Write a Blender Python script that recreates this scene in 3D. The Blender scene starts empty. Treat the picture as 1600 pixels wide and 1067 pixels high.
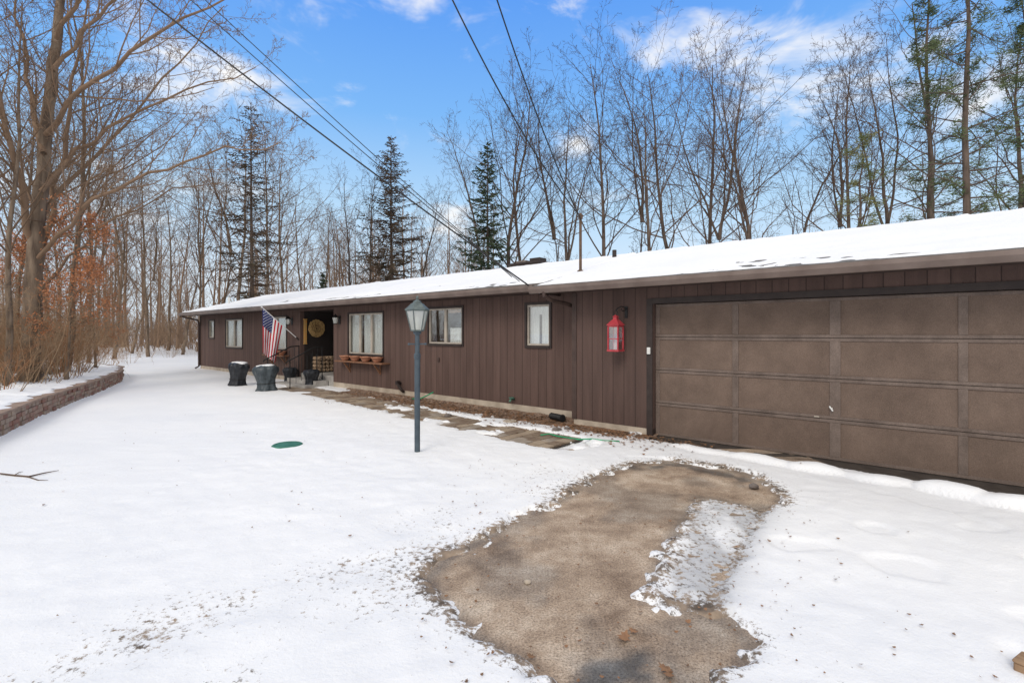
import bpy, bmesh, math, random
import numpy as np
from mathutils import Vector, Matrix
R = math.radians
col = bpy.context.scene.collection
F, CX, HY, CH = 764.0, 800.0, 520.0, 1.65
_n = math.hypot(.762, .647); AX = (.762/_n, -.647/_n); AY = (.647/_n, .762/_n)
P0 = (2.255, 7.83)
ROTZ = math.atan2(AX[1], AX[0])
def G(px, py, z=0.0):
    Z = F*(CH-z)/(py-HY); return ((px-CX)/F*Z, Z)
def W(px, Z, py):
    return Vector(((px-CX)/F*Z, Z, CH+(HY-py)/F*Z))
C0 = P0[0]*AY[0]+P0[1]*AY[1]
def dep(px, ly): return (C0+ly)/(AY[1]+AY[0]*(px-CX)/F)
def LX(px, ly):
    Z = dep(px, ly); X = (px-CX)/F*Z
    return (X-P0[0])*AX[0]+(Z-P0[1])*AX[1]
def LZ(px, py, ly): return CH+(HY-py)/F*dep(px, ly)
def HW(lx, ly, z=0.0): return Vector((P0[0]+lx*AX[0]+ly*AY[0], P0[1]+lx*AX[1]+ly*AY[1], z))
def toL(x, y): return ((x-P0[0])*AX[0]+(y-P0[1])*AX[1], (x-P0[0])*AY[0]+(y-P0[1])*AY[1])
def LYat(px, lx):
    u = (px-CX)/F; a = u*AX[0]+AX[1]; b = u*AY[0]+AY[1]
    Z = (lx+P0[0]*AX[0]+P0[1]*AX[1])/a
    return b*Z-(P0[0]*AY[0]+P0[1]*AY[1]), Z

# ---------------------------------------------------------------- numpy noise
_t = np.random.RandomState(7).rand(256, 256)
def vn(x, y, s=0):
    x = np.asarray(x, float)+s*17.31; y = np.asarray(y, float)+s*9.77
    xi = np.floor(x).astype(int); yi = np.floor(y).astype(int)
    fx = x-xi; fy = y-yi; fx = fx*fx*(3-2*fx); fy = fy*fy*(3-2*fy)
    a = _t[xi & 255, yi & 255]; b = _t[(xi+1) & 255, yi & 255]
    c = _t[xi & 255, (yi+1) & 255]; d = _t[(xi+1) & 255, (yi+1) & 255]
    return (a*(1-fx)+b*fx)*(1-fy)+(c*(1-fx)+d*fx)*fy
def fbm(x, y, o=4, s=0):
    r = 0; a = .5; n = 0
    for i in range(o):
        r = r+a*vn(x*2**i, y*2**i, s+i); n += a; a *= .5
    return r/n
def segdist(x, y, pts, closed=False):
    d = np.full(x.shape, 1e9)
    n = len(pts)
    for i in range(n if closed else n-1):
        ax, ay = pts[i]; bx, by = pts[(i+1) % n]
        vx, vy = bx-ax, by-ay
        t = np.clip(((x-ax)*vx+(y-ay)*vy)/(vx*vx+vy*vy+1e-12), 0, 1)
        d = np.minimum(d, np.hypot(x-ax-t*vx, y-ay-t*vy))
    return d
def inside(x, y, pts):
    c = np.zeros(x.shape, bool); n = len(pts)
    for i in range(n):
        ax, ay = pts[i]; bx, by = pts[(i+1) % n]
        cond = ((ay > y) != (by > y)) & (x < (bx-ax)*(y-ay)/((by-ay) if by != ay else 1e-9)+ax)
        c ^= cond
    return c
def sdf(x, y, pts):
    d = segdist(x, y, pts, True); return np.where(inside(x, y, pts), d, -d)
def sst(a, b, v):
    t = np.clip((v-a)/(b-a), 0, 1); return t*t*(3-2*t)

# ---------------------------------------------------------------- materials
def nt(m): return m.node_tree.nodes, m.node_tree.links
def pmat(name, c1, c2=None, scale=5, rough=.75, bump=0, bscale=None, metal=0, stretch=(1, 1, 1), detail=4, lo=.35, hi=.65):
    m = bpy.data.materials.new(name); m.use_nodes = True; N, L = nt(m); b = N['Principled BSDF']
    b.inputs['Roughness'].default_value = rough; b.inputs['Metallic'].default_value = metal
    b.inputs['Specular IOR Level'].default_value = .3
    if c2 is None: c2 = tuple(c*.75 for c in c1)
    tc = N.new('ShaderNodeTexCoord'); mp = N.new('ShaderNodeMapping'); mp.inputs['Scale'].default_value = stretch
    L.new(tc.outputs['Object'], mp.inputs['Vector'])
    no = N.new('ShaderNodeTexNoise'); no.inputs['Scale'].default_value = scale; no.inputs['Detail'].default_value = detail
    L.new(mp.outputs[0], no.inputs['Vector'])
    cr = N.new('ShaderNodeValToRGB'); cr.color_ramp.elements[0].position = lo; cr.color_ramp.elements[1].position = hi
    cr.color_ramp.elements[0].color = (*c1, 1); cr.color_ramp.elements[1].color = (*c2, 1)
    L.new(no.outputs['Fac'], cr.inputs[0]); L.new(cr.outputs[0], b.inputs['Base Color'])
    if bump:
        n2 = N.new('ShaderNodeTexNoise'); n2.inputs['Scale'].default_value = bscale or scale*3; n2.inputs['Detail'].default_value = 4
        L.new(mp.outputs[0], n2.inputs['Vector'])
        bp = N.new('ShaderNodeBump'); bp.inputs['Strength'].default_value = bump; bp.inputs['Distance'].default_value = .02
        L.new(n2.outputs['Fac'], bp.inputs['Height']); L.new(bp.outputs[0], b.inputs['Normal'])
    return m
def flat(name, c, rough=.95):
    m = bpy.data.materials.new(name); m.use_nodes = True; N, L = nt(m); b = N['Principled BSDF']; b.inputs['Roughness'].default_value = rough; b.inputs['Specular IOR Level'].default_value = .1
    oi = N.new('ShaderNodeObjectInfo'); mr = N.new('ShaderNodeMapRange'); mr.inputs[3].default_value = .7; mr.inputs[4].default_value = 1.35; L.new(oi.outputs['Random'], mr.inputs[0])
    vm = N.new('ShaderNodeVectorMath'); vm.operation = 'SCALE'; vm.inputs[0].default_value = c; L.new(mr.outputs[0], vm.inputs['Scale']); L.new(vm.outputs[0], b.inputs['Base Color'])
    return m
def math_node(N, L, op, a, b=None, c=None):
    n = N.new('ShaderNodeMath'); n.operation = op
    for i, v in enumerate((a, b, c)):
        if v is None: continue
        if isinstance(v, (int, float)): n.inputs[i].default_value = v
        else: L.new(v, n.inputs[i])
    return n.outputs[0]
def siding(name, c1, c2, pitch=.203):
    m = pmat(name, c1, c2, 2.2, .8, .3, 30, stretch=(4, 4, .35)); N, L = nt(m); b = N['Principled BSDF']
    tc = N.new('ShaderNodeTexCoord'); sx = N.new('ShaderNodeSeparateXYZ'); L.new(tc.outputs['Object'], sx.inputs[0])
    fr = math_node(N, L, 'FRACT', math_node(N, L, 'MULTIPLY', sx.outputs[0], 1/pitch))
    d = math_node(N, L, 'ABSOLUTE', math_node(N, L, 'SUBTRACT', fr, .5))
    g = N.new('ShaderNodeMapRange'); g.inputs[1].default_value = .016; g.inputs[2].default_value = .036
    g.inputs[3].default_value = 0.38; g.inputs[4].default_value = 1.0
    L.new(d, g.inputs[0])
    wn = N.new('ShaderNodeTexWhiteNoise'); wn.noise_dimensions = '1D'
    L.new(math_node(N, L, 'FLOOR', math_node(N, L, 'ADD', math_node(N, L, 'MULTIPLY', sx.outputs[0], 1/pitch), .5)), wn.inputs['W'])
    bt = N.new('ShaderNodeMapRange'); bt.inputs[3].default_value = .9; bt.inputs[4].default_value = 1.1; L.new(wn.outputs['Value'], bt.inputs[0])
    old = b.inputs['Base Color'].links[0].from_socket
    vm = N.new('ShaderNodeVectorMath'); vm.operation = 'SCALE'; L.new(old, vm.inputs[0]); L.new(math_node(N, L, 'MULTIPLY', g.outputs[0], bt.outputs[0]), vm.inputs['Scale'])
    L.new(vm.outputs[0], b.inputs['Base Color'])
    return m
M = {}
M['siding'] = siding('brown_siding', (.120, .075, .062), (.094, .058, .048))
M['garsiding'] = siding('garage_siding', (.114, .072, .060), (.088, .056, .047))
M['trim'] = pmat('brown_trim', (.080, .052, .043), (.058, .038, .032), 6, .6, .1)
M['darktrim'] = pmat('dark_trim', (.046, .034, .030), (.032, .023, .021), 6, .55)
M['gutter'] = pmat('gutter_metal', (.20, .155, .135), (.145, .108, .092), 3, .45, .05)
M['soffit'] = pmat('soffit', (.08, .055, .045), (.055, .038, .032), 5, .8)
def weather(m, lo, hi, sc1, stretch, fine=95):
    N, L = nt(m); b = N['Principled BSDF']; tc = N.new('ShaderNodeTexCoord')
    f = N.new('ShaderNodeTexNoise'); f.inputs['Scale'].default_value = fine; f.inputs['Detail'].default_value = 4; f.inputs['Roughness'].default_value = .8; L.new(tc.outputs['Object'], f.inputs['Vector'])
    mr = N.new('ShaderNodeMapRange'); mr.inputs[1].default_value = .35; mr.inputs[2].default_value = .65; mr.inputs[3].default_value = .78; mr.inputs[4].default_value = 1.22; L.new(f.outputs['Fac'], mr.inputs[0])
    mp = N.new('ShaderNodeMapping'); mp.inputs['Scale'].default_value = stretch; L.new(tc.outputs['Object'], mp.inputs[0])
    g = N.new('ShaderNodeTexNoise'); g.inputs['Scale'].default_value = sc1; g.inputs['Detail'].default_value = 7; g.inputs['Roughness'].default_value = .7; L.new(mp.outputs[0], g.inputs['Vector'])
    m2 = N.new('ShaderNodeMapRange'); m2.inputs[1].default_value = .36; m2.inputs[2].default_value = .64; m2.inputs[3].default_value = lo; m2.inputs[4].default_value = hi; L.new(g.outputs['Fac'], m2.inputs[0])
    old = b.inputs['Base Color'].links[0].from_socket; vm = N.new('ShaderNodeVectorMath'); vm.operation = 'SCALE'; L.new(old, vm.inputs[0]); L.new(math_node(N, L, 'MULTIPLY', mr.outputs[0], m2.outputs[0]), vm.inputs['Scale']); L.new(vm.outputs[0], b.inputs['Base Color'])
    return m
M['panel'] = weather(pmat('door_panel', (.170, .122, .096), (.140, .099, .078), 1.5, .85, .2, 90, detail=6, lo=.34, hi=.66), .84, 1.12, 3.2, (1, 1, .8))
M['stile'] = weather(pmat('door_stile', (.175, .134, .113), (.130, .098, .082), 3, .75, .1), .85, 1.15, 6, (1, 1, .5))
M['conc'] = pmat('concrete', (.50, .43, .345), (.36, .30, .235), 4, .9, .3)
M['steps'] = pmat('step_concrete', (.42, .40, .37), (.3, .28, .26), 6, .9, .2)
M['shingle'] = pmat('shingle', (.10, .095, .09), (.20, .19, .18), 14, .9, .4, stretch=(1, 3, 1))
M['black'] = pmat('black_iron', (.012, .012, .013), (.02, .02, .02), 10, .45)
M['bag'] = pmat('black_bag', (.018, .020, .024), (.035, .038, .045), 9, .28, .7, 14)
M['baggrey'] = pmat('grey_bag', (.040, .052, .060), (.07, .085, .095), 9, .35, .7, 14)
M['terra'] = pmat('terracotta', (.50, .25, .16), (.38, .17, .10), 10, .8)
M['wood'] = pmat('shelf_wood', (.26, .13, .075), (.18, .09, .05), 8, .7, .1)
M['white'] = pmat('white_paint', (.75, .75, .73), (.66, .66, .64), 6, .5)
M['curtain'] = pmat('curtain', (.90, .90, .87), (.78, .79, .77), 5, .9, stretch=(5, 5, .3))
M['winframe'] = pmat('window_frame', (.48, .43, .36), (.38, .33, .28), 6, .5)
M['dark'] = pmat('interior_dark', (.03, .026, .024), (.02, .018, .017), 2, .9)
M['red'] = pmat('red_paint', (.50, .06, .075), (.36, .04, .05), 8, .45, .1)
M['post'] = pmat('post_paint', (.070, .095, .115), (.048, .066, .084), 9, .5, .1)
M['bronze'] = pmat('lantern_metal', (.13, .16, .155), (.08, .10, .10), 12, .5, .1)
M['green'] = pmat('green_plastic', (.05, .20, .14), (.03, .13, .09), 12, .5, .1)
M['hose'] = pmat('green_hose', (.02, .36, .16), (.02, .26, .12), 12, .4)
M['rock'] = pmat('rock', (.22, .19, .17), (.12, .10, .09), 7, .9, .5)
M['logend'] = pmat('firewood', (.50, .36, .24), (.16, .10, .06), 14, .9, .3)
M['wicker'] = pmat('wreath_twigs', (.62, .42, .18), (.36, .21, .09), 30, .9, .6, 60)
M['amber'] = pmat('amber_panel', (.65, .28, .06), (.50, .36, .15), 22, .6)
M['bark'] = pmat('bark_grey', (.14, .104, .082), (.065, .048, .038), 6, .95, .6, 18, stretch=(1, 1, .25))
M['barktan'] = pmat('bark_tan', (.24, .18, .13), (.095, .068, .05), 7, .95, 1.0, 16, stretch=(1, 1, .18), detail=7)
M['twig'] = flat('twig_brown', (.105, .072, .054))
M['twigtan'] = flat('twig_tan', (.175, .118, .080))
M['brush'] = flat('brush_tan', (.33, .225, .14))
M['brushrust'] = flat('brush_rust', (.30, .145, .07))
M['copper'] = pmat('copper_leaves', (.52, .22, .10), (.36, .15, .07), 3, .8)
M['leaf'] = pmat('fallen_leaf', (.30, .16, .085), (.16, .095, .055), 3, .8)
M['spruce'] = pmat('spruce_green', (.040, .064, .038), (.070, .095, .050), 1.2, .8)
M['sprucebrown'] = pmat('spruce_brown', (.150, .098, .068), (.080, .068, .042), .8, .9)
M['pine'] = pmat('pine_green', (.13, .16, .06), (.24, .23, .10), 1.0, .8)
M['hemlock'] = pmat('hemlock_green', (.055, .085, .038), (.12, .145, .06), 1.0, .8)
M['stripe_r'] = pmat('flag_red', (.50, .02, .03), (.42, .015, .03), 4, .8)
M['stripe_w'] = pmat('flag_white', (.80, .80, .80), (.7, .7, .72), 4, .8)
M['canton'] = pmat('flag_blue', (.015, .03, .15), (.012, .022, .11), 4, .8)
M['wire'] = pmat('wire_black', (.015, .015, .017), (.03, .03, .03), 5, .5)
M['mast'] = pmat('mast_rust', (.14, .085, .055), (.085, .055, .038), 12, .8)
def snowmat(name, dirtattr=True):
    m = bpy.data.materials.new(name); m.use_nodes = True; N, L = nt(m); b = N['Principled BSDF']
    b.inputs['Roughness'].default_value = .7; b.inputs['Specular IOR Level'].default_value = .2
    tc = N.new('ShaderNodeTexCoord')
    big = N.new('ShaderNodeTexNoise'); big.inputs['Scale'].default_value = .6; big.inputs['Detail'].default_value = 4; L.new(tc.outputs['Object'], big.inputs['Vector'])
    cr = N.new('ShaderNodeValToRGB'); cr.color_ramp.elements[0].position = .3; cr.color_ramp.elements[1].position = .7
    cr.color_ramp.elements[0].color = (.83, .84, .855, 1); cr.color_ramp.elements[1].color = (.89, .89, .89, 1); L.new(big.outputs['Fac'], cr.inputs[0])
    fine = N.new('ShaderNodeTexNoise'); fine.inputs['Scale'].default_value = 24; fine.inputs['Detail'].default_value = 6; fine.inputs['Roughness'].default_value = .74; L.new(tc.outputs['Object'], fine.inputs['Vector'])
    colsrc = cr.outputs[0]
    if dirtattr:
        ic = N.new('ShaderNodeAttribute'); ic.attribute_name = 'ice'
        mi = N.new('ShaderNodeMix'); mi.data_type = 'RGBA'; L.new(ic.outputs['Fac'], mi.inputs[0]); L.new(colsrc, mi.inputs[6]); mi.inputs[7].default_value = (.50, .505, .515, 1); colsrc = mi.outputs[2]
        at = N.new('ShaderNodeAttribute'); at.attribute_name = 'dirt'
        s = math_node(N, L, 'ADD', fine.outputs['Fac'], math_node(N, L, 'MULTIPLY', at.outputs['Fac'], .5))
        mr = N.new('ShaderNodeMapRange'); mr.inputs[1].default_value = .69; mr.inputs[2].default_value = .79; L.new(s, mr.inputs[0])
        c2 = N.new('ShaderNodeTexNoise'); c2.inputs['Scale'].default_value = 9; L.new(tc.outputs['Object'], c2.inputs['Vector'])
        cr2 = N.new('ShaderNodeValToRGB'); cr2.color_ramp.elements[0].color = (.12, .095, .075, 1); cr2.color_ramp.elements[1].color = (.34, .26, .19, 1)
        cr2.color_ramp.elements[0].position = .35; cr2.color_ramp.elements[1].position = .65; L.new(c2.outputs['Fac'], cr2.inputs[0])
        mx = N.new('ShaderNodeMix'); mx.data_type = 'RGBA'; L.new(mr.outputs[0], mx.inputs[0]); L.new(colsrc, mx.inputs[6]); L.new(cr2.outputs[0], mx.inputs[7]); colsrc = mx.outputs[2]
    L.new(colsrc, b.inputs['Base Color'])
    bp = N.new('ShaderNodeBump'); bp.inputs['Strength'].default_value = .4; bp.inputs['Distance'].default_value = .02
    L.new(fine.outputs['Fac'], bp.inputs['Height']); L.new(bp.outputs[0], b.inputs['Normal'])
    return m
M['snow'] = snowmat('snow_ground'); M['snowcap'] = snowmat('snow_cap', False)
def gravelmat():
    m = bpy.data.materials.new('gravel'); m.use_nodes = True; N, L = nt(m); b = N['Principled BSDF']; b.inputs['Roughness'].default_value = .9
    tc = N.new('ShaderNodeTexCoord')
    a = N.new('ShaderNodeTexNoise'); a.inputs['Scale'].default_value = 2.3; a.inputs['Detail'].default_value = 8; a.inputs['Roughness'].default_value = .70; L.new(tc.outputs['Object'], a.inputs['Vector'])
    cr = N.new('ShaderNodeValToRGB'); e = cr.color_ramp.elements; e[0].position = .34; e[0].color = (.22, .155, .108, 1); e[1].position = .66; e[1].color = (.56, .46, .36, 1); q = e.new(.5); q.color = (.39, .295, .215, 1)
    L.new(a.outputs['Fac'], cr.inputs[0])
    f = N.new('ShaderNodeTexNoise'); f.inputs['Scale'].default_value = 75; f.inputs['Detail'].default_value = 4; f.inputs['Roughness'].default_value = .85; L.new(tc.outputs['Object'], f.inputs['Vector'])
    cr2 = N.new('ShaderNodeValToRGB'); e = cr2.color_ramp.elements; e[0].position = .38; e[0].color = (.30, .27, .25, 1); e[1].position = .62; e[1].color = (1.55, 1.55, 1.55, 1)
    q = e.new(.46); q.color = (.88, .87, .85, 1)
    L.new(f.outputs['Fac'], cr2.inputs[0])
    mx = N.new('ShaderNodeMix'); mx.data_type = 'RGBA'; mx.blend_type = 'MULTIPLY'; mx.inputs[0].default_value = .75
    L.new(cr.outputs[0], mx.inputs[6]); L.new(cr2.outputs[0], mx.inputs[7])
    at = N.new('ShaderNodeAttribute'); at.attribute_name = 'wet'
    mw = N.new('ShaderNodeMix'); mw.data_type = 'RGBA'; L.new(at.outputs['Fac'], mw.inputs[0]); L.new(mx.outputs[2], mw.inputs[6])
    sc2 = N.new('ShaderNodeVectorMath'); sc2.operation = 'MULTIPLY'; sc2.inputs[1].default_value = (.30, .36, .44); L.new(mx.outputs[2], sc2.inputs[0]); L.new(sc2.outputs[0], mw.inputs[7])
    L.new(mw.outputs[2], b.inputs['Base Color'])
    rr = N.new('ShaderNodeMapRange'); rr.inputs[3].default_value = .9; rr.inputs[4].default_value = .35; L.new(at.outputs['Fac'], rr.inputs[0]); L.new(rr.outputs[0], b.inputs['Roughness'])
    bp = N.new('ShaderNodeBump'); bp.inputs['Strength'].default_value = .6; bp.inputs['Distance'].default_value = .010
    L.new(f.outputs['Fac'], bp.inputs['Height']); L.new(bp.outputs[0], b.inputs['Normal'])
    return m
M['gravel'] = gravelmat()
M['mulch'] = pmat('mulch', (.12, .080, .058), (.34, .235, .17), 22, .95, .8, 40, detail=7)
M['paver'] = pmat('pavers', (.30, .225, .16), (.40, .32, .235), 2.5, .9, .4, 40)
M['block'] = pmat('wall_blocks', (.28, .17, .13), (.36, .25, .19), 3.5, .92, .6, 25)
def glassmat(name, tint=(.9, .95, .95), mixf=.35, rough=.02, diff=0):
    m = bpy.data.materials.new(name); m.use_nodes = True; N, L = nt(m); N.remove(N['Principled BSDF'])
    t = N.new('ShaderNodeBsdfTransparent'); t.inputs[0].default_value = (*tint, 1)
    g = N.new('ShaderNodeBsdfGlossy'); g.inputs['Roughness'].default_value = rough
    mx = N.new('ShaderNodeMixShader'); mx.inputs[0].default_value = mixf
    L.new(t.outputs[0], mx.inputs[1]); L.new(g.outputs[0], mx.inputs[2]); out = mx.outputs[0]
    if diff:
        d = N.new('ShaderNodeBsdfDiffuse'); d.inputs[0].default_value = (.85, .9, .86, 1); m2 = N.new('ShaderNodeMixShader'); m2.inputs[0].default_value = diff
        L.new(out, m2.inputs[1]); L.new(d.outputs[0], m2.inputs[2]); out = m2.outputs[0]
    L.new(out, N['Material Output'].inputs[0])
    return m
M['glass'] = glassmat('window_glass', (.95, .97, .97), .20)
M['lampglass'] = glassmat('lamp_glass', (.95, .98, .95), .3, .15, .28)

# ---------------------------------------------------------------- mesh builder
class MB:
    def __init__(s): s.v = []; s.f = []; s.mi = []
    def box(s, x0, x1, y0, y1, z0, z1):
        n = len(s.v)
        s.v += [(x0, y0, z0), (x1, y0, z0), (x1, y1, z0), (x0, y1, z0), (x0, y0, z1), (x1, y0, z1), (x1, y1, z1), (x0, y1, z1)]
        s.f += [(n, n+3, n+2, n+1), (n+4, n+5, n+6, n+7), (n, n+1, n+5, n+4), (n+1, n+2, n+6, n+5), (n+2, n+3, n+7, n+6), (n+3, n, n+4, n+7)]
        return s
    def tube(s, pts, rad, k=6, cap=True):
        n0 = len(s.v); m = len(pts); u = None
        if isinstance(rad, (int, float)): rad = [rad]*m
        v = s.v
        for i in range(m):
            p = pts[i]; a = pts[max(i-1, 0)]; b = pts[min(i+1, m-1)]
            d = Vector(b)-Vector(a)
            if d.length < 1e-9: d = Vector((0, 0, 1))
            d.normalize()
            if u is None:
                u = d.cross(Vector((0, 0, 1)) if abs(d.z) < .9 else Vector((1, 0, 0))).normalized()
            else:
                u = (u-d*u.dot(d)).normalized()
            w = d.cross(u); r = rad[i]
            for j in range(k):
                a_ = 2*math.pi*j/k; ca = math.cos(a_)*r; sa = math.sin(a_)*r
                v.append((p[0]+u.x*ca+w.x*sa, p[1]+u.y*ca+w.y*sa, p[2]+u.z*ca+w.z*sa))
        f = s.f
        for i in range(m-1):
            for j in range(k):
                a = n0+i*k+j; b = n0+i*k+(j+1) % k
                f.append((a, b, b+k, a+k))
        if cap and k > 3:
            f.append(tuple(n0+j for j in range(k))[::-1]); f.append(tuple(n0+(m-1)*k+j for j in range(k)))
        return s
    def lathe(s, prof, k=20, c=(0, 0, 0), ph=0, mod=None):
        n0 = len(s.v)
        for i, (r, z) in enumerate(prof):
            for j in range(k):
                a = 2*math.pi*j/k+ph; q = r*(mod(a, z) if mod else 1)
                s.v.append((c[0]+q*math.cos(a), c[1]+q*math.sin(a), c[2]+z))
        for i in range(len(prof)-1):
            for j in range(k):
                a = n0+i*k+j; b = n0+i*k+(j+1) % k
                s.f.append((a, b, b+k, a+k))
        s.f.append(tuple(n0+j for j in range(k))[::-1]); s.f.append(tuple(n0+(len(prof)-1)*k+j for j in range(k)))
        return s
    def prism(s, prof, x0, x1):
        n = len(s.v); k = len(prof)
        for x in (x0, x1):
            for (y, z) in prof: s.v.append((x, y, z))
        for j in range(k): s.f.append((n+j, n+(j+1) % k, n+k+(j+1) % k, n+k+j))
        s.f.append(tuple(n+j for j in range(k))[::-1]); s.f.append(tuple(n+k+j for j in range(k)))
        return s
    def poly(s, pts):
        n = len(s.v); s.v += [tuple(p) for p in pts]; s.f.append(tuple(range(n, n+len(pts)))); return s
    def build(s, name, m, parent=None, smooth=False, bevel=0, loc=None, rz=None):
        me = bpy.data.meshes.new(name); me.from_pydata([tuple(p) for p in s.v], [], s.f)
        if isinstance(m, (list, tuple)):
            for q in m: me.materials.append(q)
        else: me.materials.append(m)
        if s.mi:
            me.polygons.foreach_set('material_index', s.mi)
        if smooth: me.polygons.foreach_set('use_smooth', [True]*len(me.polygons))
        me.update()
        if not smooth or bevel:
            bm = bmesh.new(); bm.from_mesh(me)
            if len(bm.faces) < 4000: bmesh.ops.recalc_face_normals(bm, faces=bm.faces)
            bm.to_mesh(me); bm.free()
        o = bpy.data.objects.new(name, me); col.objects.link(o)
        if parent: o.parent = parent
        if loc is not None: o.location = loc
        if rz is not None: o.rotation_euler = (0, 0, rz)
        if bevel:
            b = o.modifiers.new('bevel', 'BEVEL'); b.width = bevel; b.segments = 2; b.limit_method = 'ANGLE'
        return o
def empty(name, loc, rz=0, label=None, cat=None, group=None):
    o = bpy.data.objects.new(name, None); col.objects.link(o); o.location = loc; o.rotation_euler = (0, 0, rz); o.empty_display_size = .2
    if label: tag(o, label, cat, group)
    return o
def tag(o, label=None, cat=None, group=None, kind=None):
    if label: o['label'] = label
    if cat: o['category'] = cat
    if group: o['group'] = group
    if kind: o['kind'] = kind
    return o
def np_mesh(name, V, Fq, m, smooth=True):
    me = bpy.data.meshes.new(name); V = np.asarray(V, np.float32); Fq = np.asarray(Fq, np.int32)
    me.vertices.add(len(V)); me.vertices.foreach_set('co', V.ravel())
    k = Fq.shape[1]
    me.loops.add(Fq.size); me.loops.foreach_set('vertex_index', Fq.ravel())
    me.polygons.add(len(Fq)); me.polygons.foreach_set('loop_start', np.arange(0, Fq.size, k, dtype=np.int32))
    me.polygons.foreach_set('loop_total', np.full(len(Fq), k, np.int32))
    me.polygons.foreach_set('use_smooth', np.full(len(Fq), smooth))
    me.materials.append(m); me.update(); me.validate()
    o = bpy.data.objects.new(name, me); col.objects.link(o); return o
def gridfaces(nx, ny):
    i = np.arange(nx-1)[None, :]+np.arange(ny-1)[:, None]*nx
    return np.stack([i, i+1, i+1+nx, i+nx], -1).reshape(-1, 4)

# ================================================================ GROUND
wall_curve = [(-5.2, 3.0), (-6.6, 5.2), (-7.95, 7.64), (-9.0, 9.33), (-10.1, 11.3), (-11.4, 13.7), (-12.9, 16.2), (-14.6, 18.4), (-17.4, 20.4), (-21, 22.0), (-26, 23.2)]
bank = wall_curve+[(-80, 24), (-80, 3.0)]
def gp(l): return [G(*p) for p in l]
patch = gp([(945, 740), (985, 724), (1060, 721), (1130, 731), (1180, 745), (1222, 772), (1228, 790), (1180, 795), (1130, 782), (1090, 776), (1068, 812), (1046, 860), (1012, 935), (1090, 955), (1150, 982), (1180, 1010), (1165, 1032), (1120, 1050), (1090, 1090), (900, 1090), (850, 1062), (800, 1035), (735, 990), (685, 945), (668, 905), (700, 872), (780, 830), (860, 790)])
tongue = gp([(1085, 778), (1130, 783), (1200, 797), (1178, 850), (1155, 910), (1122, 970), (1060, 965), (1010, 940), (1046, 860), (1068, 812)])
wetp = gp([(905, 1062), (950, 1012), (1010, 1000), (1050, 1030), (1040, 1090), (890, 1090)])
tracks = [gp([(1200, 797), (1165, 850), (1135, 910), (1108, 960), (1085, 1060)]), gp([(330, 1090), (480, 1000), (600, 940), (700, 890)]),
          gp([(100, 1060), (400, 950), (560, 900), (700, 850), (850, 780), (1000, 725)]), gp([(250, 980), (520, 880), (700, 800), (860, 735)])]
pathc = [(-11.3, -.55), (-8.5, -.72), (-6.0, -.92), (-3.6, -1.28), (-2.0, -1.38), (-.7, -1.42)]
WH = .40
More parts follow.
